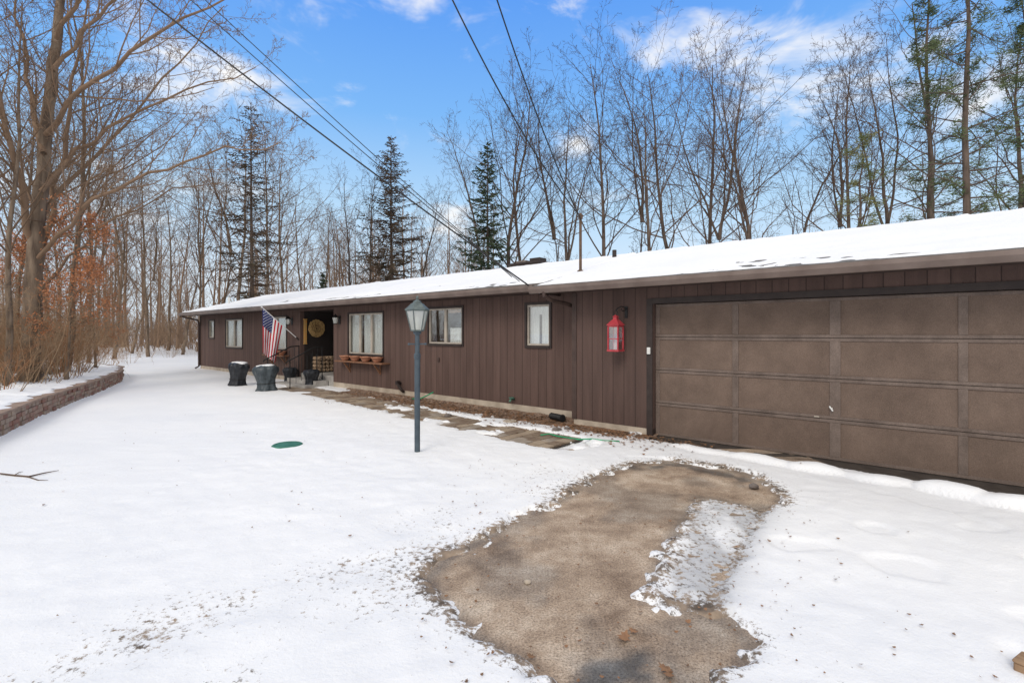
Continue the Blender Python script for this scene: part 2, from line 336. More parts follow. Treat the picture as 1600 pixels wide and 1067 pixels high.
def ground_h(x, y, full=False):
    lx, ly = (x-P0[0])*AX[0]+(y-P0[1])*AX[1], (x-P0[0])*AY[0]+(y-P0[1])*AY[1]
    near = np.exp(-((x/14)**2+((y-6)/14)**2))
    n1 = fbm(x*.5, y*.5, 4, 3)-.5; n2 = fbm(x*2.7, y*2.7, 4, 5)-.5; n3 = fbm(x*9, y*9, 3, 8)-.5
    z = .042+.05*n1+.030*n2*near+.015*n3*near
    sc_ = sst(.62, .72, vn(x*4.2, y*3.1, 33))*sst(1.2, 2.0, x)*sst(-.9, -1.4, ly)
    z = z-.020*sc_
    z = np.maximum(z, .016)
    nz = .22*n2+.30*n3
    m = sst(-.07, .11, sdf(x, y, patch)+nz)
    th = sst(-.02, .12, sdf(x, y, tongue)+nz*.6)
    hi = fbm(x*14, y*14, 3, 21)-.5
    z = z*(1-m)+m*(-.03)
    z = z*(1-th)+th*(.009+.030*hi+.03*n2)
    bed = sst(-.02, .12, np.minimum(np.minimum(lx+9.2, -.2-lx), np.minimum(.4-ly, ly+.52))+.6*n2+.4*n3+.15*n1)
    z = z*(1-bed)+bed*(-.02)
    pd = .47-segdist(lx, ly, pathc)
    pm = sst(-.03, .06, pd+.18*n3)*sst(.40, .48, fbm(lx*1.3+3, ly*1.9, 5, 31)+.09)
    z = z*(1-pm)+pm*(-.02)
    apron_m = sst(-.02, .05, np.minimum(np.minimum(lx+.2, 9-lx), np.minimum(.3-ly, ly+.42+.30*n2+.1*n3)))  # lowers the snow over the dark strip at the door
    z = z*(1-apron_m)+apron_m*(-.02)
    bl = np.zeros_like(z)
    for (bx_, by_, lw, ww, hh) in ((1.0, -.62, .45, .10, .05), (1.75, -.68, .38, .11, .07), (2.35, -.72, .30, .12, .09), (2.95, -.72, .34, .12, .07), (3.55, -.80, .30, .13, .12), (4.1, -.88, .42, .13, .11), (4.9, -.85, .4, .14, .12), (5.8, -.85, .5, .14, .10)):
        q = ((lx-bx_)/lw)**2+((ly-by_+.04*np.sin(lx*7))/ww)**2
        bl = np.maximum(bl, hh*np.sqrt(np.clip(1-q*.8, 0, 1)))
    z = z+bl
    t = tracks[0]; d = segdist(x, y, t); z = z-.018*np.exp(-(d/.09)**2)*(.6+.4*np.sin(y*95+x*30))
    tn = sst(.35, .65, vn(x*1.7, y*1.7, 61))
    for k, t in enumerate(tracks[1:]):
        d = segdist(x, y, t)+.10*n2; z = z-.016*np.exp(-((d-.05)/.11)**2)*(.75+.16*tn*np.sin(y*62+x*48+6*n1*6)+1.2*n3)
    b = sdf(x, y, bank)
    z = z+sst(.06, .28, b)*(WH-.06)+np.clip(b, 0, 14)*.035*(1+.5*n1)+sst(0, 1, b)*(.16*n2+.10*n3)
    far = sst(40, 140, np.hypot(x, y))
    z = z*(1-far)+far*.05
    if not full: return z
    ins = sst(.3, 2.0, b)
    dirt = .04+.07*sst(.5, .7, fbm(x*.7, y*.7, 3, 12))
    for t in tracks[1:]:
        dirt = dirt+.17*np.exp(-(segdist(x, y, t)/.26)**2)*sst(.35, .6, fbm(x*1.4, y*1.4, 3, 63))
    dp = sdf(x, y, patch)
    dirt = dirt+.34*np.exp(-(np.abs(dp)/.09)**2)+.15*np.exp(-(np.abs(dp)/.4)**2)
    dirt = dirt+.26*np.exp(-(np.abs(ly+.4)/.6)**2)*sst(-9, -7, lx)*sst(.3, -.5, lx)
    dirt = dirt+th*.17+.24*np.exp(-(segdist(x, y, tracks[0])/.08)**2)
    dirt = dirt+ins*(.32+.40*sst(.36, .54, fbm(x*.35, y*.35, 3, 15)))
    woods = sst(30, 45, y+.25*np.abs(x))
    dirt = np.maximum(dirt, woods*.45)
    ice = np.clip(th*.85*sst(.3, .6, fbm(x*3, y*3, 3, 44)+.1)+.5*np.exp(-(segdist(x, y, tracks[0])/.14)**2), 0, 1)
    return z, np.clip(dirt, 0, 1), ice
def axis(segs):
    o = []
    for a, b, st in segs: o += list(np.arange(a, b, st))
    return np.array(o)
def grow(a, b, n): return list(a*(b/a)**(np.arange(1, n+1)/n))
xs = np.array([-v for v in grow(30, 500, 12)][::-1]+list(axis([(-30, -15, .6), (-15, -4, .11), (-4, 6, .033), (6, 30, .6)]))+[30]+grow(30, 500, 12))
ys = np.array([-v for v in grow(20, 300, 8)][::-1]+list(axis([(-20, 1.4, .8), (1.4, 9.2, .033), (9.2, 24, .11), (24, 50, .7)]))+[50]+grow(50, 700, 14))
XX, YY = np.meshgrid(xs, ys)
ZZ, DD, II = ground_h(XX, YY, True)
go = np_mesh('snowy_ground', np.stack([XX, YY, ZZ], -1).reshape(-1, 3), gridfaces(len(xs), len(ys)), M['snow'])
a = go.data.attributes.new('dirt', 'FLOAT', 'POINT'); a.data.foreach_set('value', DD.ravel().astype(np.float32))
a = go.data.attributes.new('ice', 'FLOAT', 'POINT'); a.data.foreach_set('value', II.ravel().astype(np.float32))
tag(go, 'snow covered ground with scattered grass specks and tyre tracks', 'ground', kind='structure')
def gz(x, y): return float(ground_h(np.array([x], float), np.array([y], float))[0])
gx = np.arange(-1.2, 4.0, .05); gy = np.arange(1.6, 7.0, .05); A, B = np.meshgrid(gx, gy)
dz = .008*(fbm(A*6, B*6, 3, 50)-.5)
o = np_mesh('driveway', np.stack([A, B, dz], -1).reshape(-1, 3), gridfaces(len(gx), len(gy)), M['gravel'])
wv_ = sst(-.02, .07, sdf(A, B, wetp)+.30*(fbm(A*5, B*5, 3, 52)-.5))
wv_ = np.maximum(wv_, .6*sst(.12, .0, np.abs(sdf(A, B, patch)))*sst(.4, .6, fbm(A*2, B*2, 3, 54)))
wv_ = np.maximum(wv_, .9*sst(.24, .0, segdist(A, B, gp([(990, 730), (1060, 727), (1150, 745), (1215, 780)])))*sst(.4, .55, fbm(A*3, B*3, 3, 55)))
wv_ = np.maximum(wv_, .6*sst(.22, .0, segdist(A, B, gp([(1090, 945), (1075, 1000), (1060, 1067)])))*sst(.35, .55, fbm(A*4, B*4, 3, 56)))
wv_ = np.maximum(wv_, .38*sst(.52, .66, fbm(A*1.9, B*1.9, 5, 58)))
at_ = o.data.attributes.new('wet', 'FLOAT', 'POINT'); at_.data.foreach_set('value', wv_.ravel().astype(np.float32))
tag(o, 'bare brown gravel driveway patch melted free of snow', 'driveway', kind='structure')
hl = np.arange(-9.4, .1, .05); hy = np.arange(-.8, .35, .05); A, B = np.meshgrid(hl, hy)
V = np.stack([P0[0]+A*AX[0]+B*AY[0], P0[1]+A*AX[1]+B*AY[1], .004+.035*fbm(A*5, B*5, 4, 60)-.010+.05*sst(.05, .33, B)], -1).reshape(-1, 3)
o = np_mesh('planting_bed', V, gridfaces(len(hl), len(hy)), M['mulch'])
tag(o, 'brown mulch and leaf litter bed along the brown house foundation', 'planting bed', kind='structure')
m_apron = pmat('dark_apron', (.040, .036, .033), (.075, .066, .058), 6, .4, .3)  # dark strip between the door and the snow ridge
o = MB().box(-.25, 7, -.9, .3, -.08, -.001).build('apron', m_apron, loc=HW(0, 0), rz=ROTZ)
tag(o, 'dark apron at the foot of the garage door', 'apron', kind='structure')
rng = random.Random(4); mb = MB()
def along(pts, s):
    for i in range(len(pts)-1):
        a = Vector(pts[i]); b = Vector(pts[i+1]); l = (b-a).length
        if s <= l or i == len(pts)-2: return a+(b-a)*(s/l), (b-a).normalized()
        s -= l
tot = sum((Vector(pathc[i+1])-Vector(pathc[i])).length for i in range(len(pathc)-1))
s = 0; rowk = 0
while s < tot-.15:
    w = .20; off = -.45-(.12 if rowk % 2 else 0); rowk += 1
    while off < .44:
        h = .24; e0 = max(off, -.47); e1 = min(off+h, .47)
        if e1-e0 < .05: off += h; continue
        c, d = along(pathc, s+w/2); n = Vector((-d.y, d.x))
        q = []; g_ = .009
        for a_, b_ in ((-w/2+g_, e0+g_), (w/2-g_, e0+g_), (w/2-g_, e1-g_), (-w/2+g_, e1-g_)):
            p = c+d*a_+n*b_; q.append(p)
        zt = .014+rng.uniform(0, .010)
        nn = len(mb.v)
        for p in q: mb.v.append((p.x, p.y, -.03))
        for p in q: mb.v.append((p.x, p.y, zt))
        mb.f += [(nn+4, nn+5, nn+6, nn+7), (nn, nn+1, nn+5, nn+4), (nn+1, nn+2, nn+6, nn+5), (nn+2, nn+3, nn+7, nn+6), (nn+3, nn, nn+4, nn+7)]
        k = rng.choice((0, 0, 1, 1, 2)); mb.mi += [k]*5
        off += h
    s += w
nn = len(mb.v)
for i, p in enumerate(pathc):
    a_ = Vector(pathc[max(i-1, 0)]); b_ = Vector(pathc[min(i+1, len(pathc)-1)]); d = (b_-a_).normalized(); n = Vector((-d.y, d.x)); c = Vector(p)
    for sg in (-.47, .47): q = c+n*sg; mb.v.append((q.x, q.y, .002))
for i in range(len(pathc)-1): mb.f.append((nn+2*i, nn+2*i+2, nn+2*i+3, nn+2*i+1)); mb.mi.append(3)
o = mb.build('walkway', [M['paver'], pmat('paver_dark', (.19, .135, .095), (.26, .20, .145), 5, .9, .4), pmat('paver_grey', (.38, .32, .26), (.28, .235, .19), 5, .9, .4), pmat('paver_joint', (.06, .045, .035), (.09, .07, .05), 9, .95)], loc=HW(0, 0), rz=ROTZ)
tag(o, 'tan and brown paver walkway with melting snow running to the front steps', 'path', kind='structure')

# retaining wall of blocks
mb = MB(); rng = random.Random(9)
wc = [Vector((p[0], p[1])) for p in wall_curve[:10]]
tot = sum((wc[i+1]-wc[i]).length for i in range(len(wc)-1))
for row in range(5):
    s = rng.uniform(0, .2); h0 = -.03+row*.078
    while s < tot-.4:
        w = rng.uniform(.15, .23); c, d = along(wc, s+w/2); n = Vector((-d.y, d.x))
        j = rng.uniform(-.014, .014)+row*.010
        nn = len(mb.v)
        pts = [c-d*(w/2-.005)+n*(j), c+d*(w/2-.005)+n*(j), c+d*(w/2-.005)+n*(j+.26), c-d*(w/2-.005)+n*(j+.26)]
        for p in pts: mb.v.append((p.x, p.y, h0))
        for p in pts: mb.v.append((p.x, p.y, h0+.072))
        mb.f += [(nn, nn+3, nn+2, nn+1), (nn+4, nn+5, nn+6, nn+7), (nn, nn+1, nn+5, nn+4), (nn+1, nn+2, nn+6, nn+5), (nn+2, nn+3, nn+7, nn+6), (nn+3, nn, nn+4, nn+7)]
        mb.mi += [rng.choice((0, 0, 1, 2, 2))]*6
        s += w
root = empty('retaining_wall', (0, 0, 0), 0, 'low curving retaining wall of reddish stacked blocks with snow on its cap', 'wall')
mb.build('block_courses', [M['block'], pmat('block_red', (.31, .165, .125), (.23, .125, .095), 6, .9, .6, 25), pmat('block_tan', (.38, .29, .22), (.27, .20, .155), 6, .9, .6, 25)], root)
mb = MB(); s = 0
while s < tot-.5:
    w = rng.uniform(.26, .32); c, d = along(wc, s+w/2); n = Vector((-d.y, d.x)); nn = len(mb.v)
    pts = [c-d*(w/2-.004)+n*.01, c+d*(w/2-.004)+n*.01, c+d*(w/2-.004)+n*.33, c-d*(w/2-.004)+n*.33]
    for p in pts: mb.v.append((p.x, p.y, .362))
    for p in pts: mb.v.append((p.x, p.y, WH))
    mb.f += [(nn, nn+3, nn+2, nn+1), (nn+4, nn+5, nn+6, nn+7), (nn, nn+1, nn+5, nn+4), (nn+1, nn+2, nn+6, nn+5), (nn+2, nn+3, nn+7, nn+6), (nn+3, nn, nn+4, nn+7)]
    s += w
mb.build('cap_course', pmat('cap_stone', (.36, .26, .20), (.25, .18, .14), 6, .9, .5, 25), root)
s = 0; V = []; Q = []
k = 0
while s < tot-.5:
    c, d = along(wc, s); n = Vector((-d.y, d.x)); e_ = .06*math.sin(s*5)+.05*math.sin(s*13+1)
    for t, hh in ((.17+e_, WH-.002), (.20+e_, WH+.010), (.28, WH+.015), (.34, WH+.015), (.42, WH-.06)):
        p = c+n*t; V.append((p.x, p.y, hh+.004*math.sin(s*3.1+t*9)))
    s += .1; k += 1
for i in range(k-1):
    for j in range(4):
        a_ = i*5+j; Q.append((a_, a_+1, a_+6, a_+5))
o = np_mesh('snow_cap', V, Q, M['snowcap']); o.parent = root

# ================================================================ HOUSE
house = empty('house', HW(0, 0), ROTZ, 'long low brown ranch house with attached garage and snow covered roof', 'house')
def H(mb, name, m, **k): return mb.build(name, m, k.pop('parent', house), **k)
GX0, GX1 = -1.52, 6.3; MX0 = -21.74; MY = .31
def walls(x0, x1, z0, z1, y0, y1, ops):
    mb = MB(); xs_ = sorted({x0, x1, *[o[0] for o in ops], *[o[1] for o in ops]}); zs_ = sorted({z0, z1, *[o[2] for o in ops], *[o[3] for o in ops]})
    for i in range(len(xs_)-1):
        run = None
        for j in range(len(zs_)-1):
            if zs_[j+1] <= z0: continue
            cx, cz = (xs_[i]+xs_[i+1])/2, (zs_[j]+zs_[j+1])/2
            if cz < z0: continue
            if any(o[0] < cx < o[1] and o[2] < cz < o[3] for o in ops):
                if run: mb.box(xs_[i], xs_[i+1], y0, y1, run[0], run[1]); run = None
            else: run = (run[0], zs_[j+1]) if run else (max(zs_[j], z0), zs_[j+1])
        if run: mb.box(xs_[i], xs_[i+1], y0, y1, run[0], run[1])
    return mb
def rect(px0, px1, py0, py1, ly):
    pm = (px0+px1)/2
    return (LX(px0, ly), LX(px1, ly), LZ(pm, py1, ly), LZ(pm, py0, ly))
wins = [(rect(327, 335, 501, 528, MY), 1), (rect(353, 379, 499, 543, MY), 2), (rect(417, 448, 495, 546, MY), 2),
        (rect(545, 599, 489, 554, MY), 3), (rect(670, 723, 481, 538, MY), 2), (rect(823, 860, 475, 541, MY), 1)]
ex0, ex1 = LX(469, MY), LX(521, MY)
ops = [w[0] for w in wins]+[(ex0, ex1, -.1, 2.36)]
H(walls(MX0, GX0+.02, .18, 2.42, MY, MY+.14, ops), 'main_wall', M['siding'])
H(walls(GX0, GX1, .11, 2.40, 0, .16, [(0, 4.88, -.1, 2.12)]), 'garage_wall', M['garsiding'])
H(MB().box(GX0, GX0+.12, .16, MY+.2, .11, 2.40), 'return_wall', M['garsiding'])
H(MB().box(MX0+.02, ex0-.002, MY+.006, MY+.2, -.2, .178), 'foundation', M['conc']); H(MB().box(ex1+.002, GX0+.02, MY+.006, MY+.2, -.2, .178), 'foundation', M['conc'])
H(MB().box(GX0+.02, -.1, .006, .2, -.2, .108), 'foundation', M['conc']); H(MB().box(4.98, GX1, .006, .2, -.2, .108), 'foundation', M['conc']); H(MB().box(GX0+.02, GX0+.14, .2, MY+.2, -.2, .108), 'foundation', M['conc'])
b = MB().box(MX0+.01, MX0+.15, MY+.14, 7.2, -.1, 2.42).box(GX1-.15, GX1-.01, .16, 7.2, -.1, 2.40).box(MX0, GX1, 7.2, 7.35, -.1, 2.42)
b.prism([(.0, 2.43), (7.4, 2.43), (3.7, 3.46)], MX0+.01, MX0+.1).prism([(.0, 2.43), (7.4, 2.43), (3.7, 3.46)], GX1-.1, GX1-.01)
H(b, 'outer_wall', M['siding'])
H(MB().box(MX0+.2, GX1-.2, 1.95, 2.0, -.1, 2.4), 'inner_wall', M['dark'])
H(MB().box(GX0-.012, GX0+.085, -.014, -.002, .11, 2.36), 'corner_board', M['trim']); H(MB().box(MX0-.01, MX0+.09, MY-.02, MY-.002, .18, 2.40), 'corner_board', M['trim'])
zr = lambda y: 2.47+.262*(y+.60) if y <= 3.7 else 2.47+.262*(8.0-y)
def roofprof(y0, t=.05):
    return [(y0, zr(y0)), (3.7, zr(3.7)), (8.0, zr(8.0)), (8.0, zr(8.0)-t), (3.7, zr(3.7)-t), (y0, zr(y0)-t)]
roof = H(MB().prism(roofprof(-.60), -2.0, 6.8).prism(roofprof(-.28), -22.5, -2.0), 'roof', M['shingle'])
def snow_sheet(x0, x1, y0, y1, seed):
    xs_ = np.arange(x0, x1+.01, .08); ys_ = np.linspace(y0, y1, 56 if y1 < 4 else 20); A, B = np.meshgrid(xs_, ys_)
    z = 2.47+.262*(B+.60) if y1 < 4 else 2.47+.262*(8.0-B)
    n = fbm(A*.9, B*1.3, 4, seed)-.5; n2 = fbm(A*7, B*7, 3, seed+3)-.5
    t = .022+.03*n+.026*n2
    t = t+.014*sst(.3, .9, B-y0)
    t = t-.030*sst(.52, .72, fbm(A*.5+9, B*1.4, 3, seed+7))*sst(3.2, .5, B-y0)
    t = np.maximum(t, .003+.05*n2)
    rg_ = sst(.16, .04, 3.7-B if y1 < 4 else B-3.7); t = t-.05*rg_*(vn(A*3, B*0+2, seed+9) > .25)
    edge = np.minimum(np.minimum(B-y0, A-x0), x1-A) if y1 < 4 else np.minimum(y1-B, np.minimum(A-x0, x1-A))
    t = np.where(edge < .02, -.02, t)
    return np.stack([A, B, z+t], -1).reshape(-1, 3), gridfaces(len(xs_), len(ys_))
for args in ((-1.98, 6.78, -.57, 3.7, 70), (-22.48, -1.99, -.25, 3.7, 80), (-22.48, 6.78, 3.7, 7.97, 90)):
    v_, f_ = snow_sheet(*args); o = np_mesh('roof_snow', v_, f_, M['snowcap']); o.parent = roof
H(MB().prism([(3.58, zr(3.58)+.004), (3.7, zr(3.7)+.012), (3.82, zr(3.82)+.004), (3.7, zr(3.7)-.01)], -22.5, 6.8), 'ridge_cap', M['shingle'], parent=roof)
H(MB().box(-2.0, 6.75, -.535, -.002, 2.375, 2.395), 'soffit', M['soffit']); H(MB().box(-22.45, -2.002, -.225, MY-.002, 2.425, 2.445), 'soffit', M['soffit'])
H(MB().box(-2.0, 6.78, -.56, -.537, 2.35, 2.465), 'fascia', M['trim']); H(MB().box(-22.48, -2.024, -.25, -.227, 2.40, 2.545), 'fascia', M['trim']); H(MB().box(-2.02, -2.0, -.56, MY, 2.35, 2.50), 'fascia', M['trim'])
H(MB().prism([(-.28, zr(-.28)-.052), (3.7, zr(3.7)-.052), (3.7, zr(3.7)-.22), (-.28, zr(-.28)-.2)], -22.5, -22.46), 'rake_board', M['trim'])
def gut(y, zt, x0, x1):
    m = MB().prism([(y, zt-.12), (y-.055, zt-.12), (y-.095, zt-.055), (y-.095, zt-.003), (y-.085, zt-.003), (y-.085, zt-.05), (y-.05, zt-.108), (y, zt-.108)], x0, x1)
    m.prism([(y, zt-.108), (y-.05, zt-.108), (y-.085, zt-.05), (y-.085, zt-.012), (y, zt-.012)], x0, x0+.004)
    m.prism([(y, zt-.108), (y-.05, zt-.108), (y-.085, zt-.05), (y-.085, zt-.012), (y, zt-.012)], x1-.004, x1)
    return m
H(gut(-.562, 2.462, -2.03, 6.8), 'gutter', M['gutter']); H(gut(-.252, 2.535, -22.52, -2.04), 'gutter', M['gutter'])
ds = MB().tube([(-1.72, -.60, 2.36), (-1.72, -.60, 2.30), (-1.68, -.45, 2.22), (-1.62, -.02, 2.17), (-1.60, .20, 2.12), (-1.60, .26, 2.04), (-1.60, .26, .18), (-1.62, .18, .08)], .036, 8)
H(ds, 'downspout', M['trim'])
ds = MB().tube([(MX0-.3, -.30, 2.42), (MX0-.3, -.30, 2.36), (MX0+.02, .2, 2.22), (MX0+.03, .24, 2.1), (MX0+.03, .25, .15), (MX0+.03, .1, .06)], .04, 8)
H(ds, 'downspout', M['trim'])
c = W(830, 15.4, 418); lx, ly = toL(c.x, c.y)
cho = H(MB().box(lx-.62, lx+.5, ly-.3, ly+.35, 3.0, 3.78), 'chimney', pmat('chimney_brick', (.11, .085, .07), (.16, .13, .11), 9, .9), bevel=.01, parent=roof)
H(MB().box(lx-.68, lx+.56, ly-.36, ly+.41, 3.782, 3.84), 'chimney_cap', M['darktrim'], parent=roof)
for a0, a1, hh in ((lx-.5, lx-.1, 3.93), (lx+.05, lx+.45, 3.97)): H(MB().box(a0, a1, ly-.15, ly+.2, 3.841, hh), 'flue_cap', M['rock'] if a0 < lx-.2 else M['darktrim'], parent=roof, bevel=.01)
lv = LX(358, 1.2); H(MB().lathe([(.05, 0), (.05, .32), (.065, .33), (.065, .36), (.04, .37)], 12, (lv, 1.2, zr(1.2)-.05)), 'vent_pipe', M['white'], parent=roof)
lv = LX(960, 3.0); H(MB().lathe([(.05, 0), (.05, .25)], 12, (lv, 3.0, zr(3.0)-.05)), 'vent_pipe', M['darktrim'], parent=roof)
lm, lmy = LX(907, .72), .72
H(MB().lathe([(.08, -.02), (.065, .04), (.028, .07), (.027, 1.05), (.042, 1.06), (.05, 1.12), (.02, 1.17)], 12, (lm, lmy, zr(lmy))), 'service_mast', M['mast'])
def window(r, n, ly=MY):
    x0, x1, z0, z1 = r; w = .038
    fr = MB().box(x0-w, x0+.012, ly-.025, ly+.10, z0-w, z1+w).box(x1-.012, x1+w, ly-.025, ly+.10, z0-w, z1+w)
    fr.box(x0+.012, x1-.012, ly-.025, ly+.10, z1-.012, z1+w).box(x0+.012, x1-.012, ly-.035, ly+.10, z0-w, z0+.012)
    fo = H(fr, 'window', M['darktrim'])
    W_ = (x1-x0-.024)/n
    for k in range(n):
        a_ = x0+.012+k*W_; b_ = a_+W_; t = .036
        s_ = MB().box(a_+.002, a_+t, ly+.005, ly+.06, z0+.014, z1-.014).box(b_-t, b_-.002, ly+.005, ly+.06, z0+.014, z1-.014)
        s_.box(a_+t, b_-t, ly+.005, ly+.06, z0+.014, z0+.014+t).box(a_+t, b_-t, ly+.005, ly+.06, z1-.014-t, z1-.014)
        H(s_, 'sash', M['winframe'], parent=fo)
        H(MB().box(a_+t, b_-t, ly+.030, ly+.034, z0+.014+t, z1-.014-t), 'pane', M['glass'], parent=fo)
    return fo
m_glow = pmat('painted_glow', (.50, .27, .13), (.36, .19, .09), 8, .9)  # orange interior glow put into a surface colour
def curtain(fo, x0, x1, z0, z1, y, seed=0, amp=.014, f=38, m=None):
    n = max(8, int((x1-x0)/.012)); v = []; q = []
    for i in range(n+1):
        x = x0+(x1-x0)*i/n; yy = y+amp*math.sin(x*f+seed)+amp*.5*math.sin(x*f*2.3+1)
        v += [(x, yy, z0), (x, yy*.98+y*.02, z1)]
    for i in range(n): q.append((i*2, i*2+2, i*2+3, i*2+1))
    o = np_mesh('curtain', v, q, m or M['curtain']); o.parent = fo; return o
for i, (r, n) in enumerate(wins):
    fo = window(r, n); x0, x1, z0, z1 = r; w = x1-x0; y = MY+.085
    if i in (0,): curtain(fo, x0, x1, z0, z1, y)
    if i == 1: curtain(fo, x0, x0+w*.42, z0, z1, y); curtain(fo, x1-w*.42, x1, z0, z1, y)
    if i == 2: curtain(fo, x0, x0+w*.3, z0, z1, y); curtain(fo, x1-w*.5, x1, z0, z1, y)
    if i == 3: curtain(fo, x0, x0+w*.30, z0, z1, y); curtain(fo, x0+w*.38, x1, z0, z1, y, 2)
    if i == 4: curtain(fo, x0+w*.58, x0+w*.92, z0, z0+.45*(z1-z0), y); curtain(fo, x0+w*.5, x1, z1-.14*(z1-z0), z1, y, 0, .003, 38, m_glow)  # top strip is a painted glow of the lit interior, not cloth
    if i == 5: curtain(fo, x0, x0+w*.42, z0, z1, y); curtain(fo, x1-w*.44, x1, z0, z1, y); curtain(fo, x0, x1, z1-.25*(z1-z0), z1, y-.02)
def shelf(x0, x1, z):
    s_ = MB().box(x0, x1, MY-.26, MY-.004, z, z+.035)
    so = H(s_, 'window_shelf', M['wood'])
    for x in (x0+.18*(x1-x0), x1-.18*(x1-x0)):
        H(MB().box(x-.02, x+.02, MY-.03, MY-.005, z-.30, z-.002).prism([(MY-.032, z-.28), (MY-.032, z-.20), (MY-.20, z-.003), (MY-.24, z-.003)], x-.018, x+.018), 'bracket', M['wood'], parent=so)
s3 = (LX(414, MY-.15), LX(447, MY-.15), LZ(430, 556, MY-.15)); s4 = (LX(528, MY-.15), LX(602, MY-.15), LZ(565, 567, MY-.15))
shelf(*s3); shelf(*s4)
def pot(x, z, label, r=.14):
    o = MB().lathe([(r*.45, 0), (r*.5, .01), (r*.78, .07), (r*.95, .12), (r*1.02, .12), (r*1.02, .145), (r*.92, .145), (r*.86, .11), (.01, .10)], 20, (0, 0, 0)).build('terracotta_bowl', M['terra'], smooth=True, loc=HW(x, MY-.14, z+.036), rz=ROTZ)
    tag(o, label, 'flower pot', 'terracotta bowls on the window shelves')
for k in range(4):
    pot(s4[0]+(s4[1]-s4[0])*(.16+.225*k), s4[2], ['leftmost', 'second from left', 'third from left', 'rightmost'][k]+' terracotta bowl on the longer shelf right of the entry', .16)
for k in range(3):
    pot(s3[0]+(s3[1]-s3[0])*(.2+.3*k), s3[2], ['left', 'middle', 'right'][k]+' terracotta bowl on the shorter shelf beside the flag')
# entry recess
D = MY+1.6
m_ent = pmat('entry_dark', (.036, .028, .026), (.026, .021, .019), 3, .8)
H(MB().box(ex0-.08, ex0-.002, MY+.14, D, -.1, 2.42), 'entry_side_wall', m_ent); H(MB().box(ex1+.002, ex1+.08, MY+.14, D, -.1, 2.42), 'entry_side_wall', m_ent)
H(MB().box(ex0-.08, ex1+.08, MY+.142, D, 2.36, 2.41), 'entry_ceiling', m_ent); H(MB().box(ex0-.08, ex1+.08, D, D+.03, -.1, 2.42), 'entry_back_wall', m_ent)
H(MB().box(ex0+.01, ex1-.01, MY+.02, D-.002, -.1, .34).box(ex0-.15, ex1-.3, MY-.40, MY-.002, -.05, .20).box(ex0-.15, ex1-.3, MY-.75, MY-.402, -.05, .09), 'entry_steps', M['steps'], bevel=.008)
dr = H(MB().box(ex1-1.25, ex1-.25, D-.05, D-.003, .342, 2.25), 'front_door', M['darktrim'])
H(MB().lathe([(.03, 0), (.03, .06)], 10, (ex1-1.16, D-.09, 1.25)), 'door_handle', M['winframe'], parent=dr)
def torus(mb, c, r0, r1, k=40, n=8, jit=0, rng=random.Random(1)):
    pts = []
    for i in range(k+1):
        a_ = 2*math.pi*i/k; rr = r0+rng.uniform(-jit, jit); pts.append((c[0]+rr*math.cos(a_), c[1]+rng.uniform(-jit, jit)*.5, c[2]+rr*math.sin(a_)))
    pts[-1] = pts[0]
    mb.tube(pts, r1, n, False)
wly, wZ = LYat(495, ex0+.06); wz = CH+(HY-513)/F*wZ
wr = MB(); rg = random.Random(2)
for k in range(9): torus(wr, (0, 0, 0), .16+.015*k, .014, 40, 5, .018, rg)
for k in range(4): torus(wr, (0, 0, 0), .04+.03*k, .010, 30, 5, .01, rg)
o = wr.build('wreath', M['wicker'], loc=HW(ex0+.06, wly, wz), rz=ROTZ+math.pi/2); tag(o, 'round woven tan twig wreath hanging in the dark front entry', 'wreath')
bly, bZ = LYat(477, ex0+.04)
o = MB().box(-.05, .05, -.015, .015, -.38, .38).box(-.06, .06, -.02, .02, .384, .42).box(-.06, .06, -.02, .02, -.42, -.384).build('hanging_banner', M['amber'], loc=HW(ex0+.04, bly, CH+(HY-518)/F*bZ), rz=ROTZ+math.pi/2, bevel=.005)
tag(o, 'narrow amber vertical panel hanging at the left of the front entry', 'banner')
rl = empty('handrail', HW(ex0, MY-.4), ROTZ, 'curved black iron handrail beside the front entry steps', 'railing')
for side in (0, 1):
    x = -.05+side*1.5
    top = [(x, .4, 1.22), (x, .1, 1.2), (x, -.3, 1.0), (x, -.62, .85), (x, -.72, .80), (x, -.76, .74)]
    MB().tube(top, .018, 8).build('top_rail', M['black'], rl)
    for (yy, z0, z1) in ((.38, .2, 1.21), (-.62, 0.0, .85)):
        MB().tube([(x, yy, z0), (x, yy, z1)], .015, 6).build('rail_post', M['black'], rl)
    for q in range(5):
        yy = .24-.17*q; MB().tube([(x, yy, .35-.06*q+.05), (x, yy, 1.17-.09*q)], .008, 5).build('baluster', M['black'], rl)
fly, fZ = LYat(510, ex0+.40)
fw = empty('firewood_rack', HW(ex0+.42, fly-.36, .345), ROTZ+math.pi/2, 'stack of split firewood in a black rack inside the entry', 'firewood')
MB().tube([(0, 0, .62), (0, 0, 0), (.72, 0, 0), (.72, 0, .62)], .015, 6).build('rack_frame', M['black'], fw); MB().tube([(0, .35, .62), (0, .35, 0), (.72, .35, 0), (.72, .35, .62)], .015, 6).build('rack_frame', M['black'], fw)
rg = random.Random(3)
for r_ in range(4):
    for c_ in range(5):
        rr = rg.uniform(.055, .068); x = .085+c_*.137+(.02 if r_ % 2 else 0); z = .08+r_*.125
        MB().tube([(x, -.06+rg.uniform(-.02, .02), z), (x+rg.uniform(-.01, .01), .36, z)], rr, rg.choice((5, 6, 7))).build('log', M['logend'], fw)
